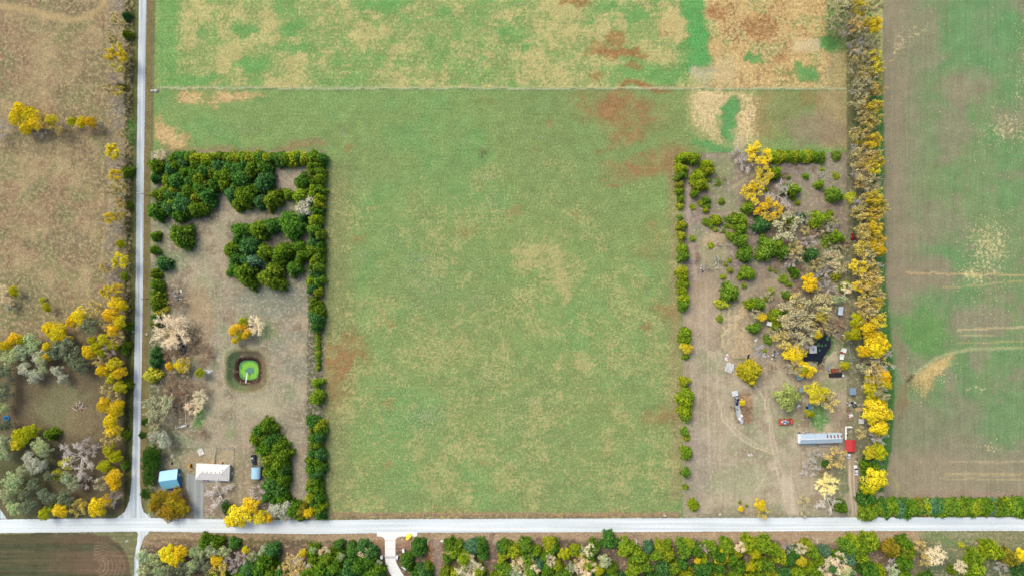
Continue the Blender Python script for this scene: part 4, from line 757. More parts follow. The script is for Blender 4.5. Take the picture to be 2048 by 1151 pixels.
many(A, 'bar', [(1710, 95, 18), (1715, 180, 16), (1718, 304, 18), (1738, 534, 18), (1762, 721, 19), (1754, 870, 16), (1727, 402, 15), (1712, 345, 12), (1712, 410, 12), (1690, 65, 12)], 11)
y = 20
while y < 860:
    if y < 590: tree(1722 + U(-8, 6), y, U(12, 16), random.choice(['tan', 'yth', 'oli', 'amb', 'amb']), A, U(9, 13))
    tree(1744 + U(-5, 7) + 12 * max(0, min(1, (y - 550) / 200)), y + U(-6, 6), U(10, 14), random.choice(['amb', 'tan', 'amb', 'yth', 'oli']), A, U(11, 15)); y += U(26, 38)
many(A, 'con', [(1744, 935, 16), (1738, 993, 17), (1744, 918, 11)], 7); many(A, 'cyg', [(1741, 1021, 18)], 6)
A = 'roadside hedge below the crop field'
x = 1762; i = 0
while x < 2120:
    tree(x, 1016 + U(-1.5, 1.5), U(14, 16), random.choice(['con', 'cyg', 'con', 'cyg', 'con', 'cyg', 'cbl', 'con', 'cor']), A, U(3.6, 5)); x += U(6.5, 9); i += 1
# woodland south of the road
A = 'woodland at the lower left'
many(A, 'sag', [(288, 1112, 16), (307, 1117, 18), (391, 1101, 14), (405, 1104, 12), (424, 1099, 14), (447, 1102, 14), (508, 1112, 14), (527, 1101, 11), (319, 1138, 18), (386, 1131, 16), (290, 1140, 16), (682, 1112, 9), (626, 1099, 9)], 8)
many(A, 'sgd', [(400, 1122, 16), (365, 1136, 18), (340, 1140, 15), (415, 1135, 14), (340, 1160, 20), (300, 1165, 20), (380, 1165, 20)], 8)
many(A, 'yel', [(335, 1106, 17), (361, 1102, 16), (350, 1120, 15), (433, 1120, 13), (492, 1098, 7), (607, 1105, 9)], 8); many(A, 'amb', [(440, 1140, 16), (590, 1125, 22), (575, 1138, 18)], 8)
many(A, 'bar', [(485, 1112, 16), (476, 1131, 14), (460, 1125, 12)], 7); many(A, 'crm', [(600, 1132, 20), (649, 1101, 11), (729, 1103, 11)], 6); many(A, 'sgp', [(757, 1124, 8), (455, 1110, 9), (535, 1102, 8)], 5)
many(A, 'con', [(410, 1087, 13), (433, 1087, 12), (466, 1089, 10), (541, 1102, 13), (527, 1122, 20), (494, 1141, 16), (518, 1143, 18), (626, 1103, 13), (677, 1091, 9), (654, 1117, 16), (642, 1140, 18), (670, 1131, 18), (693, 1141, 16), (705, 1103, 14), (724, 1094, 10), (717, 1131, 18), (738, 1122, 14), (739, 1106, 13), (736, 1118, 13), (751, 1139, 14), (756, 1148, 12), (540, 1145, 16), (560, 1150, 16), (615, 1150, 18), (700, 1120, 14), (655, 1155, 18), (740, 1150, 16), (690, 1160, 18), (480, 1160, 18), (430, 1160, 18), (520, 1168, 18), (580, 1168, 18), (625, 1118, 12)])
A = 'clumps right of the concrete driveway'
many(A, 'con', [(837, 1092, 12), (841, 1104, 10), (835, 1101, 12), (813, 1119, 10), (815, 1129, 10), (846, 1143, 13), (832, 1148, 12), (856, 1134, 8), (850, 1160, 14)])
A = 'woodland below the pasture'
many(A, 'crm', [(938, 1137, 23), (935, 1115, 11), (1050, 1132, 25), (1102, 1117, 11), (1170, 1134, 18), (1181, 1098, 12), (905, 1100, 10), (1480, 1092, 10), (1600, 1094, 10), (1680, 1128, 22), (1660, 1122, 12), (1650, 1140, 14)], 7)
many(A, 'amb', [(1036, 1122, 13), (1162, 1120, 16), (1060, 1120, 10)], 7); many(A, 'yel', [(1443, 1114, 13), (1537, 1094, 6), (1396, 1119, 7), (1410, 1137, 7)], 6); many(A, 'bar', [(1395, 1095, 10), (1575, 1092, 12), (1245, 1085, 9), (1415, 1094, 9)], 4)
pts = []
def free(x, y, r): return all((x - a) ** 2 + (y - b) ** 2 > (.8 * (r + c)) ** 2 for a, b, c in pts)
gaps = [(985, 1115, 11, 60), (869, 1140, 14, 80), (1240, 1120, 20, 14), (1130, 1150, 8, 8), (1390, 1129, 12, 8), (1455, 1150, 14, 8), (1315, 1130, 7, 6), (1250, 1150, 14, 12), (1215, 1100, 8, 10), (1580, 1098, 8, 6), (1640, 1090, 10, 8), (925, 1092, 8, 8), (1085, 1092, 7, 6), (905, 1150, 6, 20)]
tries = 0
while tries < 6000:
    tries += 1; x = U(882, 1705); y = U(1094, 1168); r = U(10, 16.5)
    if y < 1151 and any(((x - a) / (c + r * .6)) ** 2 + ((y - b) / (d + r * .6)) ** 2 < 1 for a, b, c, d in gaps): continue
    if x > 1640 and y < 1088: continue
    if not free(x, y, r): continue
    pts.append((x, y, r)); q = R()
    tree(x, y, r, 'cyg' if q < .52 else 'con' if q < .86 else 'cbl' if q < .92 else 'sag' if q < .97 else 'ylg', A)
many(A, 'con', [(1220, 1084, 15), (900, 1093, 12), (960, 1094, 12), (1010, 1095, 12), (1180, 1110, 12)]); many(A, 'cyg', [(1052, 1093, 14), (1100, 1090, 12), (1500, 1090, 14), (1455, 1092, 12), (1335, 1092, 10), (1380, 1090, 10), (1620, 1095, 10)])
A = 'trees at the lower right'
many(A, 'cyg', [(1710, 1088, 13), (1724, 1096, 14), (1745, 1086, 16), (1726, 1114, 12), (1957, 1117, 15), (1955, 1140, 17), (1987, 1102, 16), (2000, 1106, 12), (1760, 1147, 14), (1955, 1165, 16)]); many(A, 'con', [(1813, 1087, 14), (1819, 1105, 16), (1813, 1124, 15), (1744, 1145, 16), (1909, 1142, 9), (1815, 1160, 14), (2050, 1150, 14), (1700, 1150, 14), (1860, 1165, 16)]); many(A, 'cor', [(1787, 1100, 15), (2028, 1119, 15)])
many(A, 'amb', [(1838, 1091, 12), (1847, 1117, 10)], 6); many(A, 'crm', [(1868, 1107, 19), (1919, 1130, 12)], 6); many(A, 'yel', [(2040, 1109, 15)], 7); many(A, 'sag', [(1787, 1145, 14)], 5); many(A, 'bar', [(1783, 1125, 12), (2000, 1132, 14)], 4); many(A, 'byg', [(1925, 1090, 6)])
tree(1124, 1029, 6, 'brb', 'verge', None, (.55, .42, .14), 'lone straw-coloured tuft on the verge above the main road')
tree(963, 304, 9, 'brb', 'verge', None, (.20, .20, .09), 'lone dark weed clump in the open pasture')

ORD = ['first', 'second', 'third', 'fourth', 'fifth', 'sixth', 'seventh', 'eighth', 'ninth', 'tenth', 'eleventh', 'twelfth', 'thirteenth', 'fourteenth', 'fifteenth', 'sixteenth', 'seventeenth', 'eighteenth', 'nineteenth', 'twentieth']
FR = {2: 'half', 3: 'third', 4: 'quarter', 5: 'fifth', 6: 'sixth'}
def label_trees():
    gr = {}
    for t in TREES:
        t[0]['category'] = 'shrub' if KIND[t[1]][0] == 'bsh' or t[1] == 'brb' else 'tree'
        if t[5]: t[0]['label'] = t[5]
        else: gr.setdefault((t[2], KIND[t[1]][1]), []).append(t)
    for (area, words), ts in gr.items():
        xs_ = [t[3] for t in ts]; ys_ = [t[4] for t in ts]; ver = (max(ys_) - min(ys_)) > (max(xs_) - min(xs_))
        ts.sort(key=lambda t: t[4] if ver else t[3]); n = len(ts); a, b = ('top', 'bottom') if ver else ('left', 'right')
        nb = 1 if n <= 16 else min(6, -(-n // 14)); edges = [round(k * n / nb) for k in range(nb + 1)]
        for k in range(nb):
            if nb == 1: band = ''
            elif k == 0: band = a + ' %s of ' % FR[nb]
            elif k == nb - 1: band = b + ' %s of ' % FR[nb]
            else: band = ('middle third of ' if nb == 3 else '%s %s of ' % (ORD[k], FR[nb]))
            for i, t in enumerate(ts[edges[k]:edges[k + 1]]):
                t[0]['group'] = words + 's of the ' + area
                if n == 1: l = 'only %s in the %s' % (words, area)
                else: l = '%s %s from %s in %s%s' % (ORD[min(i, 19)], words, a, band, area)
                t[0]['label'] = l

# ------------------------------------------------------------------ buildings
def W(px, py, z=0.0): return (*G(px, py, z), z)
M_roofw = mat('pale_shingles', rgb(243, 238, 232), .85, 0, .05, 2.5); M_vent = mat('dark_vent', rgb(96, 92, 90), .7)
M_siding = mat('white_siding', rgb(228, 226, 220), .7, 0, .05); M_glass = mat('window_glass', (.03, .04, .05), .08, 0, .05, 1, .6)
M_wood = mat('tan_timber', rgb(206, 176, 132), .85, 0, .18, 2); M_grey = mat('grey_timber', rgb(168, 164, 154), .9, 0, .18, 2); M_steel = mat('galvanised_steel', rgb(188, 198, 204), .45, .6, .08)
M_blue = mat('blue_roof_sheet', rgb(132, 202, 232), .35, 0, .05, .8, .5); M_bluew = mat('blue_wall_sheet', rgb(66, 128, 178), .5, 0, .08); M_navy = mat('navy_tarp', rgb(22, 40, 112), .6)
M_white = mat('white_paint', rgb(246, 246, 244), .55, 0, .05); M_black = mat('black_rubber', (.012, .012, .013), .8, 0, .2); M_rust = mat('rusty_iron', rgb(150, 92, 62), .9, .1, .35, 2); M_chrome = mat('bright_metal', (.6, .62, .65), .25, .9, .05)
M_red = mat('red_roof_sheet', rgb(206, 66, 66), .5, 0, .08, 1); M_stone = mat('pale_stone', rgb(214, 206, 192), .9, 0, .2, 2); M_tin = mat('tin_roof', rgb(198, 220, 236), .4, .2, .08, .6); M_bluegrey = mat('blue_grey_sheet', rgb(158, 180, 200), .5, .2, .1)
M_mesh = mat('grey_wire', rgb(176, 186, 186), .6, .3, .1); M_gold = mat('yellow_paint', rgb(226, 172, 60), .5, 0, .15); M_brightblue = mat('blue_plastic', rgb(22, 142, 206), .4, 0, .1); M_brick = mat('terracotta', rgb(186, 124, 92), .9, 0, .2, 2)

def windows(par, spots, mt=None, w=1.1, h=1.1):
    for x, y, z, rz in spots:
        mb = MB(); mb.box((0, 0, 0), (w, .08, h)); f = part('window', mb, M_white, par, False, (x, y, z), rz)
        mb = MB(); mb.box((0, 0, 0), (w - .2, .12, h - .2)); part('pane', mb, M_glass, f)
# white house: hip roof, 68 x 33 map units
rz = -math.radians(2.6); w, d, wh, rh = 16.4, 7.9, 2.7, 1.9
hx, hy = G(424.5, 944, 3.2)
house = thing('house', 'white hip-roofed house at the head of the grey gravel driveway', 'house', (hx, hy, 0), rz)
mb = MB(); mb.box((0, 0, wh / 2), (w - 1.0, d - 1.0, wh)); part('wall', mb, M_siding, house)
X2, Y2, rl = w / 2, d / 2, w / 2 - d * .42
roof = MB(); E = [(-X2, -Y2, wh), (X2, -Y2, wh), (X2, Y2, wh), (-X2, Y2, wh)]; rA, rB = (-rl, 0, wh + rh), (rl, 0, wh + rh)
roof.face([E[0], E[1], rB, rA]); roof.face([E[2], E[3], rA, rB]); roof.face([E[1], E[2], rB]); roof.face([E[3], E[0], rA]); roof.face([E[3], E[2], E[1], E[0]])
for a, b_ in ((0, 1), (1, 2), (2, 3), (3, 0)):
    p, q = E[a], E[b_]; roof.face([(p[0], p[1], wh - .2), (q[0], q[1], wh - .2), (q[0], q[1], wh), (p[0], p[1], wh)])
rf = part('roof', roof, M_roofw, house)
mb = MB()
for p, q in ((rA, rB), (E[0], rA), (E[3], rA), (E[1], rB), (E[2], rB)): mb.tube(np.array(p) + [0, 0, .03], np.array(q) + [0, 0, .03], .09, .09, 5)
part('ridge_cap', mb, mat('ridge_tile', rgb(232, 228, 222), .85), rf)
for k in range(5):
    mb = MB(); mb.box((0, 0, 0), (.42, .42, .3), 0, .75); part('roof_vent', mb, M_vent, rf, False, (-4.1 + 2.05 * k, .45, wh + rh - .1))
mb = MB(); mb.box((0, 0, 0), (.3, .3, .6)); part('chimney', mb, M_vent, rf, False, (5.2, 1.6, wh + 1.3))
windows(house, [(-5, -d / 2 + .5, 1.5, 0), (-1.5, -d / 2 + .5, 1.5, 0), (3, -d / 2 + .5, 1.5, 0), (6, -d / 2 + .5, 1.5, 0), (-4, d / 2 - .5, 1.5, 0), (2, d / 2 - .5, 1.5, 0), (w / 2 - .5, 0, 1.5, math.pi / 2)])
mb = MB(); mb.box((0, 0, 0), (1.0, .1, 2.1)); dr = part('door', mb, M_bluew, house, False, (-3, -d / 2 + .48, 1.05)); mb = MB(); mb.box((.35, -.08, 0), (.08, .08, .12)); part('handle', mb, M_chrome, dr)
mb = MB()
for k in range(9): mb.box((-6.4 + k * 1.12, -d / 2 - .45, .25), (1.08, 1.9, .1))
for k in range(6): mb.box((-6.6 + k * 1.9, -d / 2 - 1.3, .12), (.12, .12, .24))
part('porch', mb, mat('porch_boards', rgb(206, 206, 202), .8), house)
mb = MB()
for k in range(11): mb.box((-2.3 + .2 * k, d / 2 + .6, .45), (.19, 2.3, .06))
for sx in (-2.35, -.25):
    for y in (0, 1.6): mb.box((sx, d / 2 + y, .65), (.1, .1, 1.3))
    mb.box((sx, d / 2 + .8, 1.25), (.1, 1.8, .06))
part('deck', mb, M_wood, house)
mb = MB(); mb.box((0, 0, 0), (.55, 3.6, .06))
for sx in (-.3, .3): mb.box((sx, 0, .3), (.06, 3.6, .06))
rp = part('ramp', mb, mat('pale_timber', rgb(198, 190, 146), .85), house, False, (-.5, d / 2 + 3.5, .25), -math.radians(22)); rp.rotation_euler.x = -math.radians(6)
mb = MB(); mb.box((3.0, d / 2 + .3, .5), (1.1, .8, 1.0)); part('cellar_hatch', mb, M_wood, house); mb = MB(); mb.box((w / 2 + .3, -.6, .3), (.9, 1.1, .5)); part('step', mb, M_stone, house)
mb = MB(); mb.box((0, 0, 0), (.5, .45, .9), 0, .8); single('barbecue', mb, M_black, 'dark barbecue on the porch of the white house', 'barbecue', (hx - 4.8, hy - 4.4, .75))
mb = MB(); mb.box((0, 0, 0), (1.3, .6, .7), .4); mb.box((.2, .1, .5), (.5, .4, .5), .7); single('porch_chair', mb, M_navy, 'dark folding chair on the porch of the white house', 'chair', (hx - 3.0, hy - 4.4, .66))
# blue garage
gx, gy = G(338.5, 958, 3.4); rz = math.radians(7.5)
gar = thing('garage', 'blue metal garage with ridged gable roof beside the road trees', 'garage', (gx, gy, 0), rz)
def gable(par, w, d, wh, rh, mroof, mwall, over=.35, rib=.5, name='roof', sheets=0, mats2=None):
    mb = MB(); a, b_ = w / 2, d / 2
    mb.box((0, 0, wh / 2), (w, d, wh))
    for sx in (-1, 1): mb.face([(sx * a, -b_, wh), (sx * a, b_, wh), (sx * a, 0, wh + rh)][::sx])
    part('wall', mb, mwall, par)
    A, B_, t = a + over, b_ + over, .06; e = wh - over * rh / b_
    root = None
    n = max(1, sheets)
    if sheets == 0:
        mb = MB()
        for s_ in (-1, 1):
            mb.hexa([(-A, s_ * B_, e), (A, s_ * B_, e), (A, 0, wh + rh), (-A, 0, wh + rh)][::1], [(-A, s_ * B_, e + t), (A, s_ * B_, e + t), (A, 0, wh + rh + t), (-A, 0, wh + rh + t)])
        x_ = -A + rib / 2
        while x_ < A:
            for s_ in (-1, 1): mb.tube((x_, s_ * B_, e + t), (x_, 0, wh + rh + t), .025, .025, 4, 0, .5, False)
            x_ += rib
        mb.tube((-A, 0, wh + rh + t), (A, 0, wh + rh + t), .1, .1, 6)
        return part(name, mb, mroof, par)
gable(gar, 8.2, 8.2, 2.9, 2.0, M_blue, M_bluew)
mb = MB(); mb.box((0, 0, 0), (3.0, .1, 2.3)); part('garage_door', mb, M_siding, gar, False, (1.6, -4.14, 1.15)); mb = MB(); mb.box((4.14, 1.2, 1.05), (.1, .95, 2.1)); part('door', mb, M_siding, gar)
mb = MB(); mb.hexa([(-.5, -4.2, 2.3), (3.6, -4.2, 2.3), (3.0, -6.0, 1.9), (-.5, -6.0, 1.9)], [(-.5, -4.2, 2.36), (3.6, -4.2, 2.36), (3.0, -6.0, 1.96), (-.5, -6.0, 1.96)]); mb.box((-.4, -5.9, .95), (.1, .1, 1.9)); mb.box((2.8, -5.9, .95), (.1, .1, 1.9)); part('awning', mb, M_navy, gar)
mb = MB(); mb.tube((-2.0, -.9, .15), (2.0, .9, .25), .14, .12, 7); mb.box((0, 0, .06), (.2, .5, .12)); single('timber_pole', mb, M_wood, 'long pale pole lying in front of the blue garage', 'pole', (*G(354.5, 981), 0))
# barrel-roofed shelter
sx, sy = G(511, 945, 2.6); sh = thing('arched_shelter', 'small pale blue arched shelter next to the black pickup', 'shelter', (sx, sy, 0), -math.radians(2))
mb = MB(); Rr, Ln = 2.35, 5.6
P2 = [(-Rr * math.cos(t), 1.6 + 1.7 * math.sin(t)) for t in np.linspace(0, math.pi, 13)]
for (a, za), (b_, zb) in zip(P2[:-1], P2[1:]): mb.hexa([(a, -Ln / 2, za), (b_, -Ln / 2, zb), (b_, Ln / 2, zb), (a, Ln / 2, za)], [(a, -Ln / 2, za + .05), (b_, -Ln / 2, zb + .05), (b_, Ln / 2, zb + .05), (a, Ln / 2, za + .05)])
part('canopy', mb, mat('pale_blue_sheet', rgb(176, 218, 242), .35, 0, .04, 1, .5), sh)
mb = MB()
for s_ in (-1, 1): mb.box((s_ * Rr, 0, .8), (.06, Ln, 1.6))
part('side_wall', mb, M_bluew, sh); mb = MB(); mb.prism([(p[0], p[1]) for p in P2], -.03, .03); o = part('end_wall', mb, M_bluegrey, sh, False, (0, Ln / 2 - .1, 0)); o.rotation_euler.x = math.pi / 2
# mobile home with sheet roof
mx_, my_ = G(1641, 876.5, 3.6); rz = math.radians(1.6)
mh = thing('mobile_home', 'long mobile home with rust-streaked tin roof', 'mobile home', (mx_, my_, 0), rz)
w, d, wh, rh = 21.4, 4.7, 3.0, .9
mb = MB(); mb.box((0, 0, 1.6), (w - .5, d - .4, 2.8)); part('wall', mb, M_siding, mh)
mb = MB(); mb.box((0, 0, .1), (w - 1, d - 1, .2)); part('skirting', mb, M_grey, mh)
n = 24; sw = (w - 1.1) / n
for s_ in (1, -1):
    for k in range(n):
        x0 = -w / 2 + 1.1 + k * sw; x1 = x0 + sw - .03; y0 = s_ * (d / 2); z1 = wh + rh
        rusty = s_ == 1 and k > 13 and k % 2 == 1
        mb = MB(); lift = .015 * (k % 2)
        ends = [(x0, y0, wh + lift), (x1, y0, wh + lift), (x1, .0 * s_, z1 + lift), (x0, .0 * s_, z1 + lift)]
        if s_ == -1: ends = ends[::-1]
        ends = ends[::-1] if s_ == 1 else ends[::-1]
        t4 = [(p[0], p[1], p[2] + .05) for p in ends]
        mb.hexa(ends, t4)
        part('roof_sheet', mb, M_tin, mh)
        if rusty:
            mb = MB(); a0 = .12 + .25 * R(); a1 = .8 + .15 * R()
            f = lambda q: (y0 * (1 - q), wh + rh * q + .075 + lift)
            mb.face([(x0 + .06, *f(a0)), (x0 + .06, *f(a1)), (x1 - .1, *f(a1)), (x1 - .1, *f(a0))]); part('rust_patch', mb, M_rust, mh)
mb = MB(); mb.hexa([(-w / 2, -d / 2, wh - .05), (-w / 2 + 1.07, -d / 2, wh - .05), (-w / 2 + 1.07, d / 2, wh - .05), (-w / 2, d / 2, wh - .05)], [(-w / 2 + .7, -.3, wh + rh + .05), (-w / 2 + 1.07, -.3, wh + rh + .05), (-w / 2 + 1.07, .3, wh + rh + .05), (-w / 2 + .7, .3, wh + rh + .05)]); part('end_cap', mb, M_white, mh)
mb = MB(); mb.box((0, 0, wh + rh + .1), (w - 1.1, .35, .08)); part('ridge_cap', mb, M_white, mh); mb = MB(); mb.tube((-9.9, .2, wh + .8), (-9.9, .2, wh + 1.3), .1, .1, 7); part('flue', mb, M_vent, mh)
windows(mh, [(x, -d / 2 + .19, 1.9, 0) for x in (-8, -4, 1, 5, 8.5)] + [(x, d / 2 - .19, 1.9, 0) for x in (-7, -2, 4)])
mb = MB()
for k in range(18): mb.box((.3 + k * .31, -d / 2 - 1.2, .55), (.29, 2.6, .06))
for k in range(5): mb.box((.4 + k * 1.3, -d / 2 - 2.4, .28), (.1, .1, .55))
part('deck', mb, M_grey, mh)
mb = MB()
for x in (-8.0, -7.1, -6.0, -5.0, -3.2): mb.box((x, -d / 2 - 1.5, .5), (.1, .1, 1.0)); mb.box((x, -d / 2 - .6, 1.0), (.1, 1.9, .08))
for y in (-.1, -1.5): mb.box((-5.6, -d / 2 + y, 1.0), (4.9, .1, .08))
part('railing', mb, M_white, mh); mb = MB(); mb.tube((-2.2, -d / 2 - .9, 0), (-2.2, -d / 2 - .9, .9), .75, .75, 8); part('water_butt', mb, M_bluegrey, mh)
# red carport
cx, cy = G(1701.3, 890.5, 2.9); cp = thing('carport', 'red-roofed carport at the end of the mobile home', 'carport', (cx, cy, 0), math.radians(1))
mb = MB(); a, b_ = 2.55, 2.9
mb.hexa([(-a, -b_, 2.55), (.55, -b_, 3.1), (.55, b_, 3.1), (-a, b_, 2.55)], [(-a, -b_, 2.61), (.55, -b_, 3.16), (.55, b_, 3.16), (-a, b_, 2.61)]); mb.hexa([(.55, -b_, 3.1), (a, -b_, 2.7), (a, b_, 2.7), (.55, b_, 3.1)], [(.55, -b_, 3.16), (a, -b_, 2.76), (a, b_, 2.76), (.55, b_, 3.16)])
for k in range(11):
    y = -b_ + .25 + k * .53; mb.tube((-a, y, 2.62), (.55, y, 3.17), .03, .03, 4, 0, .5, False); mb.tube((.55, y, 3.17), (a, y, 2.77), .03, .03, 4, 0, .5, False)
part('roof', mb, M_red, cp)
for px_ in (-2.3, 2.3):
    for py_ in (-2.6, 0, 2.6): mb = MB(); mb.box((px_, py_, 1.28), (.12, .12, 2.56)); part('post', mb, M_grey, cp)
# white covered walk, L-shaped
cw = thing('covered_walk', 'narrow white L-shaped covered walk between mobile home and pen', 'walkway', (*W(1688, 864)[:2], 0))
mb = MB(); mb.box((-.15, .2, 2.2), (.85, 6.4, .08)); part('roof', mb, M_white, cw); mb = MB(); mb.hexa([(.28, 2.75, 2.15), (3.2, 2.6, 2.15), (2.7, 3.5, 2.15), (.28, 3.45, 2.15)], [(.28, 2.75, 2.23), (3.2, 2.6, 2.23), (2.7, 3.5, 2.23), (.28, 3.45, 2.23)]); part('roof', mb, M_white, cw)
for x, y in ((-.5, -2.9), (-.5, 0), (-.5, 3.2), (.2, -2.9), (.2, 0), (2.8, 3.0)): mb = MB(); mb.box((x, y, 1.08), (.1, .1, 2.16)); part('post', mb, M_grey, cw)
def shed(px, py, w, d, h, rz, mroof, mwall, label, name='shed', rh=.35, hole=False):
    x, y = G(px, py, h); o = thing(name, label, 'shed', (x, y, 0), rz)
    mb = MB(); mb.box((0, 0, h / 2), (w - .3, d - .3, h)); part('wall', mb, mwall, o)
    mb = MB(); t = .07; a, b_ = w / 2, d / 2
    mb.hexa([(-a, -b_, h), (a, -b_, h), (a, b_, h + rh), (-a, b_, h + rh)], [(-a, -b_, h + t), (a, -b_, h + t), (a, b_, h + rh + t), (-a, b_, h + rh + t)])
    x_ = -a + .3
    while x_ < a: mb.tube((x_, -b_, h + t), (x_, b_, h + rh + t), .03, .03, 4, 0, .5, False); x_ += .6
    r_ = part('roof', mb, mroof, o)
    if hole: mb = MB(); mb.box((0, 0, 0), (.8, .6, .1)); part('skylight', mb, M_black, r_, False, (.1, -.1, h + rh * .5 + .1))
    mb = MB(); mb.box((0, -d / 2 + .13, .95), (.8, .06, 1.9)); part('door', mb, M_grey, o)
    return o
M_pale = mat('pale_sheet', rgb(222, 228, 232), .5, .1, .12, .9)
shed(1626, 698, 3.5, 3.7, 2.2, .05, mat('weathered_sheet', rgb(196, 198, 200), .6, .1, .15, .8), M_grey, 'weathered grey shed standing at the edge of the dark pond', hole=True)
shed(1681, 621, 2.4, 4.1, 2.1, -.06, mat('icy_sheet', rgb(206, 220, 238), .5, .1, .12, .9), M_grey, 'narrow pale shed in the eastern grove with a dented roof')
shed(1538, 647, 2.4, 1.9, 1.6, -.25, M_white, M_grey, 'small white box shed beside the round yellow-green bushes', hole=False)
shed(1599.5, 754, 3.0, 2.2, 2.0, .2, mat('sky_blue_sheet', rgb(142, 196, 214), .4, 0, .08), M_grey, 'light blue lean-to tucked under the yellow trees')
shed(1603, 779, 2.2, 2.4, 2.1, .05, M_bluegrey, M_grey, 'grey-blue hut half hidden behind the pale willow')
shed(1705.5, 782, 2.9, 3.4, 2.2, .03, mat('slate_blue_sheet', rgb(150, 176, 206), .5, .2, .1), M_grey, 'square slate-blue shed under the yellow hedgerow trees')
# fences and pens
M_post = mat('weathered_post', rgb(166, 158, 140), .95, 0, .2, 3)
pm1 = MB(); pm1.tube((0, 0, -.1), (0, 0, 1.25), .07, .06, 6); POST = pm1.mesh('post', M_post)
def fence(pts, label, gap=5.0, name='fence', mp_=None, h=1.25, wires=(.5, 1.05), wr=.012, wm_=None):
    o = thing(name, label, 'fence', (*G(*pts[0]), 0)); ox, oy = G(*pts[0]); wb = MB()
    for (p, q) in zip(pts[:-1], pts[1:]):
        a, b_ = np.array(G(*p)), np.array(G(*q)); n = max(1, int(np.linalg.norm(b_ - a) / gap))
        for k in range(n + (q == pts[-1])):
            c = a + (b_ - a) * k / n; l = link('post', POST, o, (c[0] - ox, c[1] - oy, 0), U(0, 6)); l.scale = (1, 1, h / 1.25 * U(.95, 1.06)); l.rotation_euler.x = U(-.05, .05)
        for z in wires: wb.tube((a[0] - ox, a[1] - oy, z), (b_[0] - ox, b_[1] - oy, z), wr, wr, 3, 0, .5, False)
    part('wire', wb, wm_ or M_mesh, o); return o
fence([(313, 177), (1698, 178)], 'long wire fence between the hay field and the pasture', 5.5)
fence([(306, -150), (307, 168)], 'wire fence beside the lane along the hay field'); fence([(304, 190), (302, 300)], 'wire fence beside the lane at the pasture corner'); fence([(302.5, 440), (300, 590), (299, 780)], 'wire fence beside the lane along the western yard')
fence([(649, 306), (650, 700), (651, 1023)], 'wire fence along the left side of the pasture'); fence([(655, 1026), (1000, 1027), (1362, 1024)], 'wire fence along the bottom of the pasture'); fence([(1362, 308), (1366, 640), (1369, 1000), (1362, 1022)], 'wire fence along the right side of the pasture')
fence([(1740, 60), (1752, 150), (1758, 290), (1762, 560)], 'wire fence between tall hedgerow and crop field'); fence([(1690, 310), (1689, 560)], 'wire fence on the inner side of the tall hedgerow')
fence([(1400, 304), (1540, 303)], 'short wire fence above the eastern scrub')
fence([(432, 893), (468.5, 896), (465.5, 930)], 'pale wire enclosure behind the white house', 2.2, 'yard_fence', None, 1.3, (.3, .7, 1.2), .045, mat('pale_rail', rgb(190, 202, 196), .6))
fence([(432, 893), (430, 924)], 'short pale wire fence joining the white house to its enclosure', 2.2, 'yard_fence', None, 1.3, (.3, .7, 1.2), .045, MATS['pale_rail'])
fence([(1681, 850), (1681, 838.5), (1697, 838)], 'small pen fence by the white covered walk', 1.6, 'pen_fence', None, 1.5, (.4, .9, 1.4), .03)
fence([(1587, 820), (1588, 862)], 'garden fence right of the red truck', 2.0, 'garden_fence', None, 1.2, (.4, 1.0), .04, M_wood); fence([(1618, 836), (1618, 862)], 'garden fence above the mobile home', 2.0, 'garden_fence', None, 1.2, (.4, 1.0), .03, M_grey)
fence([(1591, 818), (1613, 811)], 'slanting garden fence under the willow', 2.0, 'garden_fence', None, 1.2, (.4, 1.0), .03, M_grey)
# utility poles and wires
M_pole = mat('pole_timber', rgb(208, 192, 162), .9, 0, .12, 2); tops = {}
def pole(px, py, label, h=9.5, rz=0.0, key=None):
    x, y = G(px, py); o = thing('utility_pole', label, 'utility pole', (x, y, 0), rz, 'utility poles')
    mb = MB(); mb.tube((0, 0, -.3), (0, 0, h), .19, .13, 9); part('pole', mb, M_pole, o, True)
    mb = MB(); mb.box((0, 0, h - .5), (2.4, .14, .16)); part('crossarm', mb, M_white, o)
    for s_ in (-1.05, 0, 1.05): mb = MB(); mb.tube((0, 0, 0), (0, 0, .3), .09, .06, 7); part('insulator', mb, M_white, o, False, (s_, 0, h - (.4 if s_ else -.02)))
    mb = MB(); mb.tube((0, 0, 0), (0, 0, .9), .25, .25, 9); part('transformer', mb, M_steel, o, False, (.38, 0, h - 2.0))
    tops[key] = [(x + s_ * math.cos(rz), y + s_ * math.sin(rz), h - .1 if s_ else h + .28) for s_ in (-1.05, 0, 1.05)]
pole(298.5, 391, 'topmost utility pole beside the lane, next to the conifer block', key='a'); pole(298.5, 597, 'middle utility pole beside the lane', key='b'); pole(298.5, 796, 'lowest utility pole beside the lane, with white crossarm', key='c')
pole(860, 1070.5, 'utility pole closest to the concrete driveway', 9, math.pi / 2, 'd'); pole(1266.5, 1069, 'middle utility pole south of the main road', 9.5, math.pi / 2, 'e'); pole(1617, 1067, 'utility pole furthest right along the main road', 10, math.pi / 2, 'f')
M_cable = mat('cable', (.02, .02, .02), .6)
for a, b_, l in (('a', 'b', 'upper span of power cable along the lane'), ('b', 'c', 'lower span of power cable along the lane'), ('d', 'e', 'left span of power cable south of the main road'), ('e', 'f', 'right span of power cable south of the main road')):
    mb = MB()
    for p, q in zip(tops[a], tops[b_]):
        pr = None
        for k in range(13):
            t = k / 12; c = np.array(p) * (1 - t) + np.array(q) * t; c[2] -= 1.2 * 4 * t * (1 - t)
            if pr is not None: mb.tube(pr, c, .012, .012, 3, 0, .5, False)
            pr = c
    single('power_cable', mb, M_cable, l, 'cable', (0, 0, 0), 0, 'power cables')
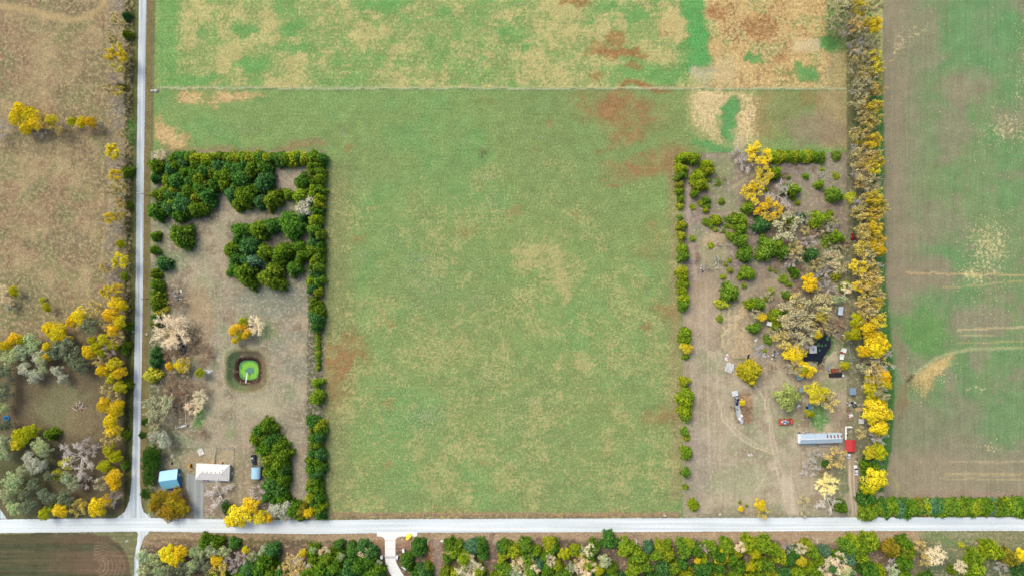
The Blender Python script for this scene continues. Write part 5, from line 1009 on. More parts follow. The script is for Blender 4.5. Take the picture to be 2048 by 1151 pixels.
# gate pillars and stones by the concrete drive
def pillar(px, py, label, rz=.12):
    o = thing('gate_pillar', label, 'pillar', (*G(px, py), 0), rz, 'gate pillars'); mb = MB(); mb.box((0, 0, .75), (.95, 1.3, 1.5)); part('shaft', mb, M_white, o); mb = MB(); mb.box((0, 0, 1.58), (1.12, 1.5, .16)); part('cap', mb, M_white, o)
pillar(750.5, 1098.5, 'outer white gate pillar left of the concrete driveway', -.1); pillar(764, 1111.5, 'inner white gate pillar left of the concrete driveway', .15); pillar(794.5, 1111.5, 'inner white gate pillar right of the concrete driveway', -.15); pillar(807.5, 1098.5, 'outer white gate pillar right of the concrete driveway', .1)
def boulder(px, py, r, label, mt=None, sq=.7, name='boulder', rz=0):
    b_ = np.random.default_rng(int(px * 7 + py)); mb = MB(); n = 8; rings = []
    for j, (zz, q) in enumerate(((-.1, .85), (.35, 1.0), (.75, .75), (1.0, .35))):
        rings.append([(r * q * (1 + .2 * b_.normal()) * math.cos(6.2832 * i / n), r * q * sq * (1 + .2 * b_.normal()) * math.sin(6.2832 * i / n), r * .8 * zz) for i in range(n)])
    k = len(mb.v)
    for rg in rings: mb.v += rg
    for j in range(3):
        for i in range(n): mb.f.append((j * n + i, j * n + (i + 1) % n, (j + 1) * n + (i + 1) % n, (j + 1) * n + i)); mb.m.append(0); mb.a.append(.5)
    mb.f.append(tuple(3 * n + i for i in range(n))); mb.m.append(0); mb.a.append(.5)
    return single(name, mb, mt or M_stone, label, 'boulder' if name == 'boulder' else 'stone', (*G(px, py), 0), rz)
sg = thing('sign_slab', 'white slab sign lying beside the concrete driveway bend', 'sign', (*G(808.5, 1133), 0), -.7); mb = MB(); mb.box((0, 0, .45), (2.3, .9, .9)); part('slab', mb, M_white, sg); mb = MB(); mb.box((0, 0, .95), (2.5, 1.1, .1)); part('cap', mb, M_white, sg)
mb = MB(); mb.box((0, 0, .5), (1.0, .5, .1)); mb.box((0, 0, .25), (.12, .12, .5)); sgn = thing('road_sign', 'small white roadside box on yellow weeds by the driveway apron', 'mailbox', (*G(817, 1074), 0)); part('post', mb, M_grey, sgn); mb = MB(); mb.box((0, 0, .75), (.7, .9, .45)); part('box', mb, M_white, sgn)
tree(817, 1073.5, 5, 'byg', 'verge', None, (.75, .60, .06), 'small yellow weed clump at the driveway apron')
boulder(884.5, 1081, .8, 'pale boulder just right of the thin grey kerb line', M_white)
boulder(305, 182, .9, 'left of two white boulders at the fence corner by the lane'); boulder(313, 181.5, 1.2, 'right of two white boulders at the fence corner by the lane')
for px, py, l in ((1330, 1030, 'left white marker stone on the verge above the main road'), (1440, 1028, 'right white marker stone on the verge above the main road'), (266, 662, 'small white marker left of the lane'), (294, 668, 'small white marker right of the lane')):
    boulder(px, py, .7, l, M_stone, .8, 'marker_stone')
def mailbox(px, py, label):
    o = thing('mailbox', label, 'mailbox', (*G(px, py), 0)); mb = MB(); mb.box((0, 0, .5), (.1, .1, 1.0)); part('post', mb, M_grey, o); mb = MB(); mb.box((0, 0, 1.12), (.3, .6, .28)); part('box', mb, M_white, o)
mailbox(1822, 1033.5, 'white mailbox at the edge of the road below the crop field hedge'); mailbox(1724, 1027, 'white mailbox beside the dirt driveway mouth'); mailbox(300, 1026, 'white mailbox at the junction of lane and main road')
# water trough, rubble, log in the western clearing
mb = MB(); n = 18
for i in range(n):
    a, b_ = 2 * math.pi * i / n, 2 * math.pi * (i + 1) / n
    c = lambda t, r: (r * math.cos(t), r * math.sin(t))
    mb.hexa([(*c(a, 1.25), 0), (*c(a, 1.5), 0), (*c(b_, 1.5), 0), (*c(b_, 1.25), 0)], [(*c(a, 1.25), .7), (*c(a, 1.5), .7), (*c(b_, 1.5), .7), (*c(b_, 1.25), .7)])
tr = thing('water_trough', 'round bright blue water trough at the left edge of the clearing', 'trough', (*G(14, 836), 0)); part('rim', mb, M_brightblue, tr)
mb = MB(); mb.prism([(1.26 * math.cos(t), 1.26 * math.sin(t)) for t in np.linspace(0, 6.283, 19)[:-1]], .02, .5); part('water', mb, mat('trough_water', rgb(28, 104, 150), .1), tr); mb = MB(); mb.box((.3, .3, .6), (.9, .5, .2), .8); part('float_cover', mb, M_black, tr)
def heap(name, label, cat, px, py, n, rx, ry, mats, size=(.3, .9), kinds=('stone', 'plank'), h=.6, seed=1, rz=0):
    r = np.random.default_rng(seed); o = thing(name, label, cat, (*G(px, py), 0), rz)
    for k in range(n):
        a, q = r.uniform(0, 6.283), math.sqrt(r.random()); x, y = rx * q * math.cos(a), ry * q * math.sin(a); kd = kinds[k % len(kinds)]; s_ = r.uniform(*size); mb = MB(); z = r.random() * h * (1 - q * .7)
        if kd == 'stone':
            mb.box((0, 0, s_ * .3), (s_, s_ * r.uniform(.6, 1), s_ * .7), 0, .7); nm = 'stone'
        elif kd == 'plank': mb.box((0, 0, .05), (s_ * r.uniform(2, 4.5), s_ * .35, .08)); nm = 'plank'
        elif kd == 'sheet': mb.box((0, 0, .05), (s_ * r.uniform(1.5, 2.6), s_ * r.uniform(1, 1.6), .04)); nm = 'sheet'
        elif kd == 'barrel': mb.tube((0, 0, 0), (0, 0, s_ * 1.3), s_ * .42, s_ * .42, 9); nm = 'barrel'
        elif kd == 'branch': mb.tube((-s_ * 2, 0, .05), (s_ * 2, r.normal() * .3, .25), .06, .02, 4); mb.tube((0, 0, .12), (s_ * 1.2, s_ * .8, .4), .04, .015, 4); nm = 'branch'
        else: mb.box((0, 0, s_ * .4), (s_, s_ * .8, s_ * .8)); nm = 'crate'
        p = part(nm, mb, mats[r.integers(len(mats))], o, False, (x, y, z), r.uniform(0, 6.283))
        if kd in ('sheet', 'plank'): p.rotation_euler.x = r.normal() * .15; p.rotation_euler.y = r.normal() * .12
    return o
heap('stone_pile', 'scattered pale stone pile in the western clearing', 'stone pile', 160, 813, 60, 3.6, 2.9, [M_stone, M_white, M_brick, M_grey], (.25, .7), ('stone', 'stone', 'plank'), .3, 3)
mb = MB(); mb.tube((-1.6, -.35, .3), (1.6, .5, .35), .32, .24, 9); mb.tube((.6, .2, .35), (1.7, -.3, .6), .14, .06, 6); single('fallen_log', mb, M_wood, 'pale fallen log among the grey-green trees', 'log', (*G(73, 958), .4))
mb = MB(); mb.tube((-1.8, -.5, .12), (1.8, .5, .15), .1, .06, 6); single('fallen_branch', mb, M_bark, 'dark fallen branch in the upper part of the left meadow clump', 'branch', (*G(38, 563), 0), .7)
# western yard things
heap('scrap_heap', 'grey scrap heap in dark brush near the lane', 'scrap heap', 357, 590, 26, 2.6, 3.0, [M_steel, M_grey, M_white, M_bluegrey], (.3, .7), ('plank', 'sheet', 'crate'), .8, 5)
heap('tarp_heap', 'white tarpaulin heap left of the green pond', 'tarp', 418, 742, 7, 1.3, .7, [M_white, M_pale], (.6, .9), ('sheet', 'sheet', 'crate'), .5, 6, .1)
mb = MB(); mb.box((0, 0, 0), (.45, 5.2, .1)); dk = thing('dock_plank', 'white plank dock reaching into the green pond', 'dock', (*G(493, 755, -1.5), -1.45), -.14); part('deck', mb, M_white, dk); mb = MB(); mb.box((0, 2.2, -.5), (.12, .12, 1.0)); part('post', mb, M_grey, dk)
ms = thing('fallen_mast', 'long thin pale mast lying north of the blue garage', 'mast', (*G(372, 818), 0)); mb = MB()
for s_ in (-.14, .14): mb.tube((s_, -7, .3), (s_, 7.2, .25), .06, .05, 5)
part('rail', mb, M_pale, ms); mb = MB()
for k in range(24): mb.tube((-.14, -6.8 + k * .58, .3), (.14, -6.5 + k * .58, .3), .03, .03, 4)
part('rung', mb, M_pale, ms)
fr = thing('swing_frame', 'white metal frame at the foot of the fallen mast', 'frame', (*G(365, 852), 0), .18); mb = MB()
for p, q in (((-3.2, -.9, 0), (-2.6, 0, 1.9)), ((-3.2, .9, 0), (-2.6, 0, 1.9)), ((2.6, -.9, 0), (2.2, 0, 1.9)), ((2.6, .9, 0), (2.2, 0, 1.9)), ((-2.6, 0, 1.9), (2.2, 0, 1.9))): mb.tube(p, q, .11, .11, 6)
part('frame', mb, M_white, fr); mb = MB(); mb.box((.9, .1, .5), (2.6, .9, .08)); mb.box((1.6, .5, .8), (1.4, .3, .5)); part('seat', mb, M_pale, fr)
sl = thing('concrete_pad', 'square pale concrete pad above the white house', 'slab', (*G(401.8, 903), 0), .42); mb = MB(); mb.box((0, 0, .12), (2.6, 3.1, .24)); part('slab', mb, mat('pad_concrete', rgb(232, 226, 216), .85, 0, .08), sl)
for x, y in ((-.6, .8), (.5, .6), (.1, -.1), (-.3, -1.0)): mb = MB(); mb.tube((0, 0, 0), (0, 0, .1), .22, .22, 8); part('cover', mb, mat('lead_grey', rgb(150, 140, 136), .7), sl, False, (x, y, .24))
heap('fire_pit', 'ring of pale stones on the lawn above the blue garage', 'fire pit', 345, 912, 12, .8, 1.2, [M_stone, M_white], (.4, .6), ('stone',), .2, 8)
mb = MB(); mb.box((0, 0, .5), (.5, 1.1, 1.0), 0, .7); single('stove', mb, M_black, 'dark upright stove on the lawn above the blue garage', 'stove', (*G(344.7, 925.5), 0))
ld = thing('mini_loader', 'small yellow digger left of the white house', 'digger', (*G(381, 930.5), 0), .1)
mb = MB(); mb.box((0, .3, .75), (1.1, 1.5, .7), 0, .9); part('body', mb, M_gold, ld); mb = MB(); mb.box((0, .1, 1.5), (.9, .9, .9), 0, .85); part('cab', mb, M_glass, ld); mb = MB(); mb.box((0, .1, 1.99), (.95, .95, .08)); part('cab_roof', mb, M_gold, ld)
for s_ in (-.6, .6): mb = MB(); mb.box((s_, .2, .3), (.3, 1.9, .6), 0, .85); part('track', mb, M_black, ld)
mb = MB(); mb.tube((0, -.5, 1.0), (0, -1.6, 1.7), .13, .11, 6); mb.tube((0, -1.6, 1.7), (.1, -2.3, .6), .1, .08, 6); part('arm', mb, M_gold, ld); mb = MB(); mb.box((.1, -2.3, .35), (.9, .5, .5), 0, .7); part('bucket', mb, M_gold, ld)
mb = MB(); mb.box((0, 0, .15), (1.5, .7, .3), .1); single('lumber_stack', mb, M_wood, 'small stack of boards beside the yellow digger', 'lumber', (*G(384, 938), 0))
# ------------------------------------------------------------------ vehicles
def vehicle(name, label, px, py, rz, paint, L=4.6, Wd=1.78, kind='car', cargo=None, cat='car', hgt=1.45):
    o = thing(name, label, cat, (*G(px, py, .8), 0), rz)
    def loft(st, mt, nm, par):
        mb = MB(); n = 8
        for i, (y, w, z0, z1, ins) in enumerate(st):
            c = min(.16, (z1 - z0) * .3)
            mb.v += [(-w, y, z0 + c), (-w + c, y, z0), (w - c, y, z0), (w, y, z0 + c), (w, y, z1 - c), (w - ins, y, z1), (-w + ins, y, z1), (-w, y, z1 - c)]
            if i:
                for k in range(n): j = (k + 1) % n; a = (i - 1) * n; mb.f.append((a + k, a + j, a + n + j, a + n + k)); mb.m.append(0); mb.a.append(.5)
        mb.f.append(tuple(range(n))); e = (len(st) - 1) * n; mb.f.append(tuple(e + n - 1 - k for k in range(n))); mb.m += [0, 0]; mb.a += [.5, .5]
        for i, f in enumerate(mb.f): mb.f[i] = f[::-1]
        return part(nm, mb, mt, par, False)
    h = L / 2; w = Wd / 2
    if kind == 'car':
        body = loft([(-h, w * .86, .42, .88, .18), (-h + .25, w * .97, .3, .98, .16), (-.4, w, .25, .96, .14), (h - 1.2, w, .25, .92, .16), (h - .25, w * .95, .28, .78, .2), (h, w * .8, .4, .66, .2)], paint, 'body', o)
        mb = MB(); mb.hexa([(-w * .92, -1.55, .94), (w * .92, -1.55, .94), (w * .92, 1.0, .92), (-w * .92, 1.0, .92)], [(-w * .74, -1.0, 1.40), (w * .74, -1.0, 1.40), (w * .74, .25, 1.42), (-w * .74, .25, 1.42)]); cab = part('cabin', mb, M_glass, o)
        mb = MB(); mb.hexa([(-w * .75, -1.02, 1.40), (w * .75, -1.02, 1.40), (w * .75, .27, 1.42), (-w * .75, .27, 1.42)], [(-w * .68, -.9, 1.47), (w * .68, -.9, 1.47), (w * .68, .15, 1.48), (-w * .68, .15, 1.48)]); part('roof', mb, paint, cab)
    else:
        body = loft([(-h, w * .97, .5, 1.02, .05), (-h + .1, w, .42, 1.05, .05), (.1, w, .4, 1.05, .08), (h - 1.3, w, .4, 1.04, .14), (h - .2, w * .95, .42, .96, .2), (h, w * .86, .5, .85, .2)], paint, 'body', o)
        mb = MB(); mb.box((0, -h + (h + .0) / 2 + .05, 1.06), (Wd - .3, h - .15, .03)); part('bed_floor', mb, M_black, o)
        mb = MB()
        for s_ in (-1, 1): mb.box((s_ * (w - .06), -h + h / 2 + .05, 1.2), (.12, h, .3))
        mb.box((0, -h + .08, 1.2), (Wd - .26, .12, .3)); part('bed_side', mb, paint, o)
        mb = MB(); mb.hexa([(-w * .94, .02, 1.04), (w * .94, .02, 1.04), (w * .94, 1.45, 1.02), (-w * .94, 1.45, 1.02)], [(-w * .8, .12, 1.62), (w * .8, .12, 1.62), (w * .8, .85, 1.64), (-w * .8, .85, 1.64)]); cab = part('cabin', mb, M_glass, o)
        mb = MB(); mb.hexa([(-w * .81, .1, 1.62), (w * .81, .1, 1.62), (w * .81, .87, 1.64), (-w * .81, .87, 1.64)], [(-w * .74, .2, 1.7), (w * .74, .2, 1.7), (w * .74, .75, 1.71), (-w * .74, .75, 1.71)]); part('roof', mb, paint, cab)
    for sx in (-1, 1):
        for y in (-h + .85, h - .85):
            mb = MB(); mb.tube((-.11, 0, 0), (.11, 0, 0), .33, .33, 12); wl = part('wheel', mb, M_black, o, False, (sx * (w - .1), y, .33)); mb = MB(); mb.tube((-.125, 0, 0), (.125, 0, 0), .2, .2, 10); part('rim', mb, M_chrome, wl)
        mb = MB(); mb.box((sx * w * .66, h - .06, .66), (.34, .14, .16)); part('headlight', mb, M_white, o); mb = MB(); mb.box((sx * w * .7, -h + .03, .76), (.28, .1, .16)); part('taillight', mb, mat('tail_lamp', (.4, .02, .02), .3), o)
        mb = MB(); mb.box((sx * (w + .1), .95, 1.0), (.16, .12, .12)); part('mirror', mb, paint, o)
    return o
P_white = mat('white_car_paint', rgb(240, 244, 246), .25, 0, .03, 1, .6); P_black = mat('black_car_paint', (.018, .028, .036), .12, .2, .05, 1, .8); P_red = mat('orange_red_paint', rgb(216, 96, 64), .4, 0, .08); P_silver = mat('silver_paint', rgb(196, 212, 222), .25, .3, .04)
vehicle('parked_car', 'white car nosed under the red carport', 1697.3, 907, math.radians(2), P_white, 4.4, 1.7); vehicle('parked_car', 'white car parked on the right edge of the dirt driveway', 1712, 939.5, math.radians(6), P_white, 4.8, 1.8)
vehicle('pickup_truck', 'black pickup parked above the small blue arched shelter', 507.3, 918, math.pi + math.radians(7), P_black, 4.8, 1.95, 'pickup', None, 'pickup truck')
heap('truck_load', 'pale bundles lying in the bed of the black pickup', 'load', 506.5, 914, 4, .5, .9, [M_white, M_pale], (.4, .6), ('crate', 'crate'), .1, 31).location.z = 1.1
tk = thing('flatbed_truck', 'orange-red truck loaded with pale scrap near the willow', 'truck', (*G(1572, 842, 1.0), 0), math.radians(4) - math.pi / 2)
mb = MB(); mb.box((0, -.9, .95), (2.5, 5.2, .25)); part('bed', mb, P_red, tk); mb = MB()
for s_ in (-1, 1): mb.box((s_ * 1.22, -.9, 1.3), (.1, 5.2, .5))
mb.box((0, -3.45, 1.3), (2.4, .1, .5)); part('bed_side', mb, P_red, tk)
mb = MB(); mb.hexa([(-1.1, 1.75, .7), (1.1, 1.75, .7), (1.1, 3.5, .7), (-1.1, 3.5, .7)], [(-1.05, 1.75, 1.75), (1.05, 1.75, 1.75), (.95, 3.4, 1.3), (-.95, 3.4, 1.3)]); part('bonnet', mb, P_red, tk)
mb = MB(); mb.box((0, 2.2, 1.9), (1.9, 1.1, .6), 0, .85); cb = part('cab', mb, M_glass, tk); mb = MB(); mb.box((0, 2.15, 2.23), (1.66, .98, .07)); part('cab_roof', mb, P_red, cb)
for sx in (-1, 1):
    for y in (-2.4, 2.6): mb = MB(); mb.tube((-.15, 0, 0), (.15, 0, 0), .45, .45, 12); part('wheel', mb, M_black, tk, False, (sx * 1.05, y, .45))
    mb = MB(); mb.box((sx * .75, 3.5, .95), (.3, .1, .2)); part('headlight', mb, M_white, tk)
hp = heap('scrap_load', 'white and grey scrap piled on the orange-red truck', 'scrap', 1570, 842, 16, 1.9, .8, [M_white, M_pale, M_steel, M_bluew, M_pale], (.4, .8), ('sheet', 'plank', 'crate'), .5, 33, .05); hp.location.z = 1.1
tc_ = thing('tractor', 'small red tractor under the tall hedgerow', 'tractor', (*G(1704.5, 474), 0), .15)
mb = MB(); mb.box((0, .8, .95), (.7, 1.7, .6), 0, .85); part('bonnet', mb, mat('red_paint', rgb(170, 40, 46), .45), tc_); mb = MB(); mb.box((0, -.5, 1.0), (1.0, 1.0, .7)); part('body', mb, MATS['red_paint'], tc_); mb = MB(); mb.box((0, -.5, 1.45), (.5, .5, .12)); mb.box((0, -.75, 1.7), (.5, .1, .5)); part('seat', mb, M_black, tc_)
for sx in (-1, 1):
    mb = MB(); mb.tube((-.2, 0, 0), (.2, 0, 0), .7, .7, 14); part('rear_wheel', mb, M_black, tc_, False, (sx * .8, -.7, .7)); mb = MB(); mb.tube((-.12, 0, 0), (.12, 0, 0), .4, .4, 12); part('front_wheel', mb, M_black, tc_, False, (sx * .6, 1.3, .4)); mb = MB(); mb.box((sx * .8, -.7, 1.45), (.5, 1.0, .08)); part('fender', mb, MATS['red_paint'], tc_)
mb = MB(); mb.tube((.2, 1.2, 1.2), (.2, 1.2, 2.0), .05, .05, 6); part('exhaust', mb, M_black, tc_); heap('tractor_implement', 'pale implement parked behind the small red tractor', 'implement', 1706, 480, 6, .8, .6, [M_pale, MATS['red_paint']], (.3, .6), ('sheet', 'plank'), .4, 36)
# ------------------------------------------------------------------ junk of the eastern yard
pl = thing('pallet_stack', 'stack of white slatted frames left of the round yellow-green conifer', 'pallets', (*G(1458, 734), 0), -.35)
for k in range(11): mb = MB(); mb.box((0, 0, 0), (3.6, .22, .06)); part('slat', mb, M_white, pl, False, (0, -2.2 + k * .42, .75), U(-.06, .06))
for k in range(3): mb = MB(); mb.box((-1.5 + 1.5 * k, 0, .38), (.16, 4.6, .7)); part('bearer', mb, M_pale, pl)
for k in range(5): mb = MB(); mb.box((0, 0, 0), (.2, 3.4, .06)); part('slat', mb, M_white, pl, False, (-1.4 + .8 * k, .6, .86), U(-.5, .5))
heap('sheet_stack', 'white and pink sheets leaning beside the oval mound', 'sheets', 1453, 712, 8, 1.1, 1.4, [M_white, M_white, mat('pink_sheet', rgb(226, 168, 158), .7)], (.6, 1.0), ('sheet',), .5, 41)
heap('branch_pile', 'pale grey pile of cut branches right of the oval mound', 'branch pile', 1518, 697, 34, 2.6, 3.4, [M_pale, M_steel, M_grey], (.5, .9), ('branch', 'branch', 'plank'), .9, 42)
heap('scrap_heap', 'grey scrap spread below the branch pile', 'scrap heap', 1527, 709, 16, 2.6, 2.2, [M_steel, M_grey, M_bluegrey, M_white], (.3, .7), ('sheet', 'crate', 'plank'), .4, 43)
heap('scrap_heap', 'dark and white scrap left of the big yellow tree', 'scrap heap', 1551, 710, 20, 2.4, 3.2, [M_steel, M_black, M_white, M_grey], (.3, .7), ('crate', 'plank', 'sheet'), .5, 44)
heap('scrap_heap', 'brown scrap and brush beside the willow and yellow trees', 'scrap heap', 1575, 741, 16, 1.6, 3.0, [M_grey, M_rust, M_pale], (.3, .6), ('crate', 'plank', 'stone'), .4, 45, .6)
heap('door_leaf', 'dark and white door leaning at the foot of the oval mound', 'door', 1496, 712, 3, .6, .5, [M_white, M_black], (.6, .8), ('sheet',), .3, 46)
heap('litter', 'two small white scraps above the branch pile', 'litter', 1512, 678, 4, .6, .7, [M_white], (.3, .5), ('sheet', 'crate'), .1, 47)
heap('litter', 'dark trunk and box behind the round hedge bushes', 'box', 1503, 598, 3, .8, .5, [M_black, M_steel], (.6, .9), ('crate',), .2, 48)
bd = thing('trailer_frame', 'long grey trailer bed heaped with scrap on the open yard', 'trailer', (*G(1474, 812), 0), math.radians(11))
mb = MB()
for s_ in (-1.2, 1.2): mb.box((s_, 0, .6), (.22, 15, .22))
for k in range(12): mb.box((0, -7.2 + 1.3 * k, .6), (2.3, .16, .16))
part('chassis', mb, M_steel, bd); mb = MB(); mb.box((0, 6.6, .78), (3.0, 2.6, .12)); part('deck', mb, M_pale, bd); mb = MB()
for k in range(5): mb.box((-.9 + .45 * k, -2.2, .76), (.42, 7.0, .08))
part('bed_board', mb, mat('pale_board', rgb(190, 190, 186), .85, 0, .15, 1), bd)
for y in (-1.5, -.4): 
    for s_ in (-1.35, 1.35): mb = MB(); mb.tube((-.12, 0, 0), (.12, 0, 0), .45, .45, 12); part('wheel', mb, M_black, bd, False, (s_, y, .45))
hp = heap('scrap_heap', 'scrap and dark parts on the upper half of the long trailer bed', 'scrap heap', 1472, 804, 22, 1.0, 3.6, [M_steel, M_black, M_grey, M_bluegrey, M_navy], (.3, .7), ('crate', 'plank', 'sheet'), .4, 50); hp.location.z = .8
hp = heap('appliance_heap', 'white cupboards at the lower end of the long trailer bed', 'cupboards', 1482, 837, 10, 1.2, 1.8, [M_white, M_white, M_pale], (.6, 1.0), ('crate', 'sheet'), .4, 51); hp.location.z = .8
tk2 = thing('water_tank', 'white rounded tank on the lower end of the trailer bed', 'tank', (*G(1481, 830), .85)); mb = MB(); mb.tube((0, 0, 0), (0, 0, 1.0), .75, .7, 12); part('shell', mb, M_white, tk2); mb = MB(); mb.tube((0, 0, 1.0), (0, 0, 1.15), .25, .25, 8); part('lid', mb, M_pale, tk2)
heap('rock_pile', 'earthy rock pile in the northern part of the eastern yard', 'rock pile', 1430, 490, 26, 4.2, 2.4, [M_stone, M_brick, M_grey, M_wood], (.4, .9), ('stone', 'stone', 'plank'), .3, 52).location.z = .3
heap('rock_pile', 'grey stones around a dark hole below the earthy rock pile', 'rock pile', 1408, 536, 12, 1.8, 1.8, [M_stone, M_grey, M_black, M_white], (.3, .8), ('stone',), .3, 53).location.z = .1
bt = thing('boat_hull', 'rusty white boat and panels right of the dark pond', 'boat', (*G(1683, 706), 0), -.15); mb = MB()
for y0, y1, w0, w1 in ((-3.0, -1.0, 1.0, 1.15), (-1.0, 1.2, 1.15, 1.0), (1.2, 2.9, 1.0, .25)): mb.hexa([(-w0 * .7, y0, .1), (w0 * .7, y0, .1), (w1 * .7, y1, .15), (-w1 * .7, y1, .15)], [(-w0, y0, .9), (w0, y0, .9), (w1, y1, 1.0), (-w1, y1, 1.0)])
part('hull', mb, M_pale, bt); mb = MB(); mb.box((-.1, .4, 1.05), (2.6, 1.2, .06), .1); part('rusty_cover', mb, M_rust, bt); mb = MB(); mb.box((.9, 1.6, 1.1), (1.5, 2.0, .06), -.1); mb.box((-.1, -2.2, 1.05), (1.9, 1.6, .06), .2); part('panel', mb, M_white, bt)
wr = thing('rusted_wreck', 'red rusted vehicle wreck below the boat', 'wreck', (*G(1672, 740), 0), .08); mb = MB(); mb.box((0, 0, .6), (5.2, 1.9, .9), 0, .93); part('body', mb, mat('rusty_red', rgb(156, 70, 60), .85, 0, .3, 1.5), wr); mb = MB(); mb.box((-.2, 0, 1.3), (2.4, 1.6, .5), 0, .82); part('cabin', mb, M_rust, wr); mb = MB(); mb.box((1.6, .1, 1.12), (1.2, 1.3, .08)); part('bonnet', mb, M_grey, wr)
tp = thing('black_tarpaulin', 'black tarpaulin spread below the rusted wreck', 'tarpaulin', (*G(1671, 749.5), 0), .03); mb = MB(); mb.box((0, 0, .4), (6.6, 1.9, .8), 0, .9); part('cover', mb, M_black, tp); mb = MB(); mb.box((3.3, -.3, .5), (.9, 1.1, 1.0), 0, .9); part('box', mb, M_white, tp)
mb = MB(); mb.box((0, 0, .5), (.55, 3.2, 1.0)); single('steel_cabinet', mb, M_bluegrey, 'narrow pale cabinet left of the rusted wreck', 'cabinet', (*G(1656.5, 733), 0))
mb = MB(); mb.box((0, 0, .08), (1.6, .4, .1)); single('loose_plank', mb, M_white, 'short white plank above the boat', 'plank', (*G(1688, 670), 0), -.15)
mb = MB(); pr = None
for x, y in ((1697, 683), (1699, 700), (1700, 712), (1704, 719), (1712, 722)):
    c = np.array([*G(x, y), .12])
    if pr is not None: mb.tube(pr, c, .16, .16, 6)
    pr = c
single('hose_pipe', mb, M_bluegrey, 'curved grey pipe on the ground right of the boat', 'pipe')
hp = thing('pool_frame', 'small white frame standing in the dark pond', 'frame', (*G(1621, 726), -.3)); mb = MB()
for s_ in (-.6, .6): mb.box((s_, 0, .3), (.15, 1.0, .6)); mb.box((0, s_ * .8, .55), (1.3, .15, .12))
part('frame', mb, M_pale, hp)
for k, (x, y, r) in enumerate(((1656, 676, 3.6), (1638, 689, 3.4), (1645, 691, 2.2), (1642, 730, 3.2), (1640, 700, 2.0), (1652, 690, 2.0))):
    mb = MB(); b_ = np.random.default_rng(k); mb.prism([(r * S * (1 + .15 * b_.normal()) * math.cos(t), r * S * 1.15 * (1 + .15 * b_.normal()) * math.sin(t)) for t in np.linspace(0, 6.283, 13)[:-1]], 0, .06)
    single('weed_raft', mb, mat('pond_weed', rgb(74, 118, 76), .8, 0, .2, 1), '%s green weed raft from the top in the dark pond' % ['first', 'second', 'fourth', 'sixth', 'fifth', 'third'][k], 'pond weed', (*G(x, y), -.53), 0, 'weed rafts in the dark pond')
for k, (x, y) in enumerate(((1619.5, 810), (1619.5, 815.5))):
    o = thing('barrel', ['upper bright blue barrel under the willow', 'lower bright blue barrel under the willow'][k], 'barrel', (*G(x, y, 1), 0), 0, 'blue barrels'); mb = MB(); mb.tube((0, 0, 0), (0, 0, 1.0), .6, .6, 12); part('shell', mb, M_brightblue, o); mb = MB(); mb.tube((0, 0, 1.0), (0, 0, 1.06), .48, .48, 12); part('lid', mb, mat('light_blue_plastic', rgb(64, 172, 224), .4), o)
mb = MB(); mb.tube((0, 0, 0), (0, 0, .9), .6, .55, 10); mb.box((-.2, 0, 1.0), (.5, .3, .2)); single('rubbish_bin', mb, M_black, 'black bin left of the blue barrels', 'bin', (*G(1613.5, 814), 0))
mb = MB(); mb.prism([(-1.1, -.8), (.9, .2), (.2, .9), (-.6, .6)], .9, .96); mb.box((-.5, 0, .45), (.1, .1, .9)); mb.box((.3, .3, .45), (.1, .1, .9)); single('tin_canopy', mb, M_pale, 'small pale triangular canopy below the willow', 'canopy', (*G(1596, 811), 0))
heap('scrap_heap', 'dark scrap below the slate-blue shed', 'scrap heap', 1696, 806, 18, .9, 2.2, [M_black, M_steel, M_white, M_grey], (.3, .6), ('crate', 'plank'), .5, 60); heap('scrap_heap', 'grey sheets piled right of the dark scrap', 'scrap heap', 1708, 808, 12, 1.4, 1.3, [M_bluegrey, M_steel, M_black], (.4, .8), ('sheet', 'crate'), .5, 61)
heap('scrap_heap', 'long heap of white and grey scrap above the covered walk', 'scrap heap', 1699, 826, 30, 1.0, 2.9, [M_white, M_steel, M_grey, M_brick, M_black], (.3, .7), ('crate', 'sheet', 'plank'), .6, 62, .35)
mb = MB()
for k in range(6): mb.box((0, -.75 + .3 * k, .35), (3.4, .27, .1))
mb.box((-1.3, 0, .15), (.2, 1.7, .3)); mb.box((1.3, 0, .15), (.2, 1.7, .3)); single('timber_platform', mb, M_wood, 'tan timber platform among the scrap under yellow trees', 'platform', (*G(1717, 818), 0))
o = thing('storage_tank', 'white square tank under the yellow hedgerow trees', 'tank', (*G(1721, 841), 0)); mb = MB(); mb.box((0, 0, .8), (2.0, 2.2, 1.6), 0, .95); part('shell', mb, M_white, o); mb = MB(); mb.tube((0, 0, 1.6), (0, 0, 1.72), .3, .3, 8); part('lid', mb, M_pale, o)
heap('litter', 'white scraps by the thin amber tree near the carport', 'litter', 1716, 860, 3, .5, .5, [M_white], (.5, .7), ('crate', 'sheet'), .1, 63); heap('litter', 'white box at the foot of the tall hedgerow above the slate-blue shed', 'box', 1723, 773, 2, .3, .8, [M_white], (.7, .9), ('crate',), .1, 64)
heap('scrap_heap', 'clutter along the upper wall of the mobile home', 'clutter', 1608, 864, 26, 3.6, .8, [M_white, M_steel, M_black, M_grey, M_bluegrey], (.3, .7), ('crate', 'barrel', 'plank'), .3, 65)
heap('scrap_heap', 'dark oily clutter between carport and second white car', 'clutter', 1711, 921, 14, 1.0, 2.2, [M_black, M_black, M_steel, M_white], (.3, .6), ('crate', 'barrel'), .3, 66); heap('scrap_heap', 'dark clutter behind the red carport', 'clutter', 1692, 868, 8, .7, 1.6, [M_black, M_bluegrey, M_white], (.5, .9), ('sheet', 'crate'), .4, 67)
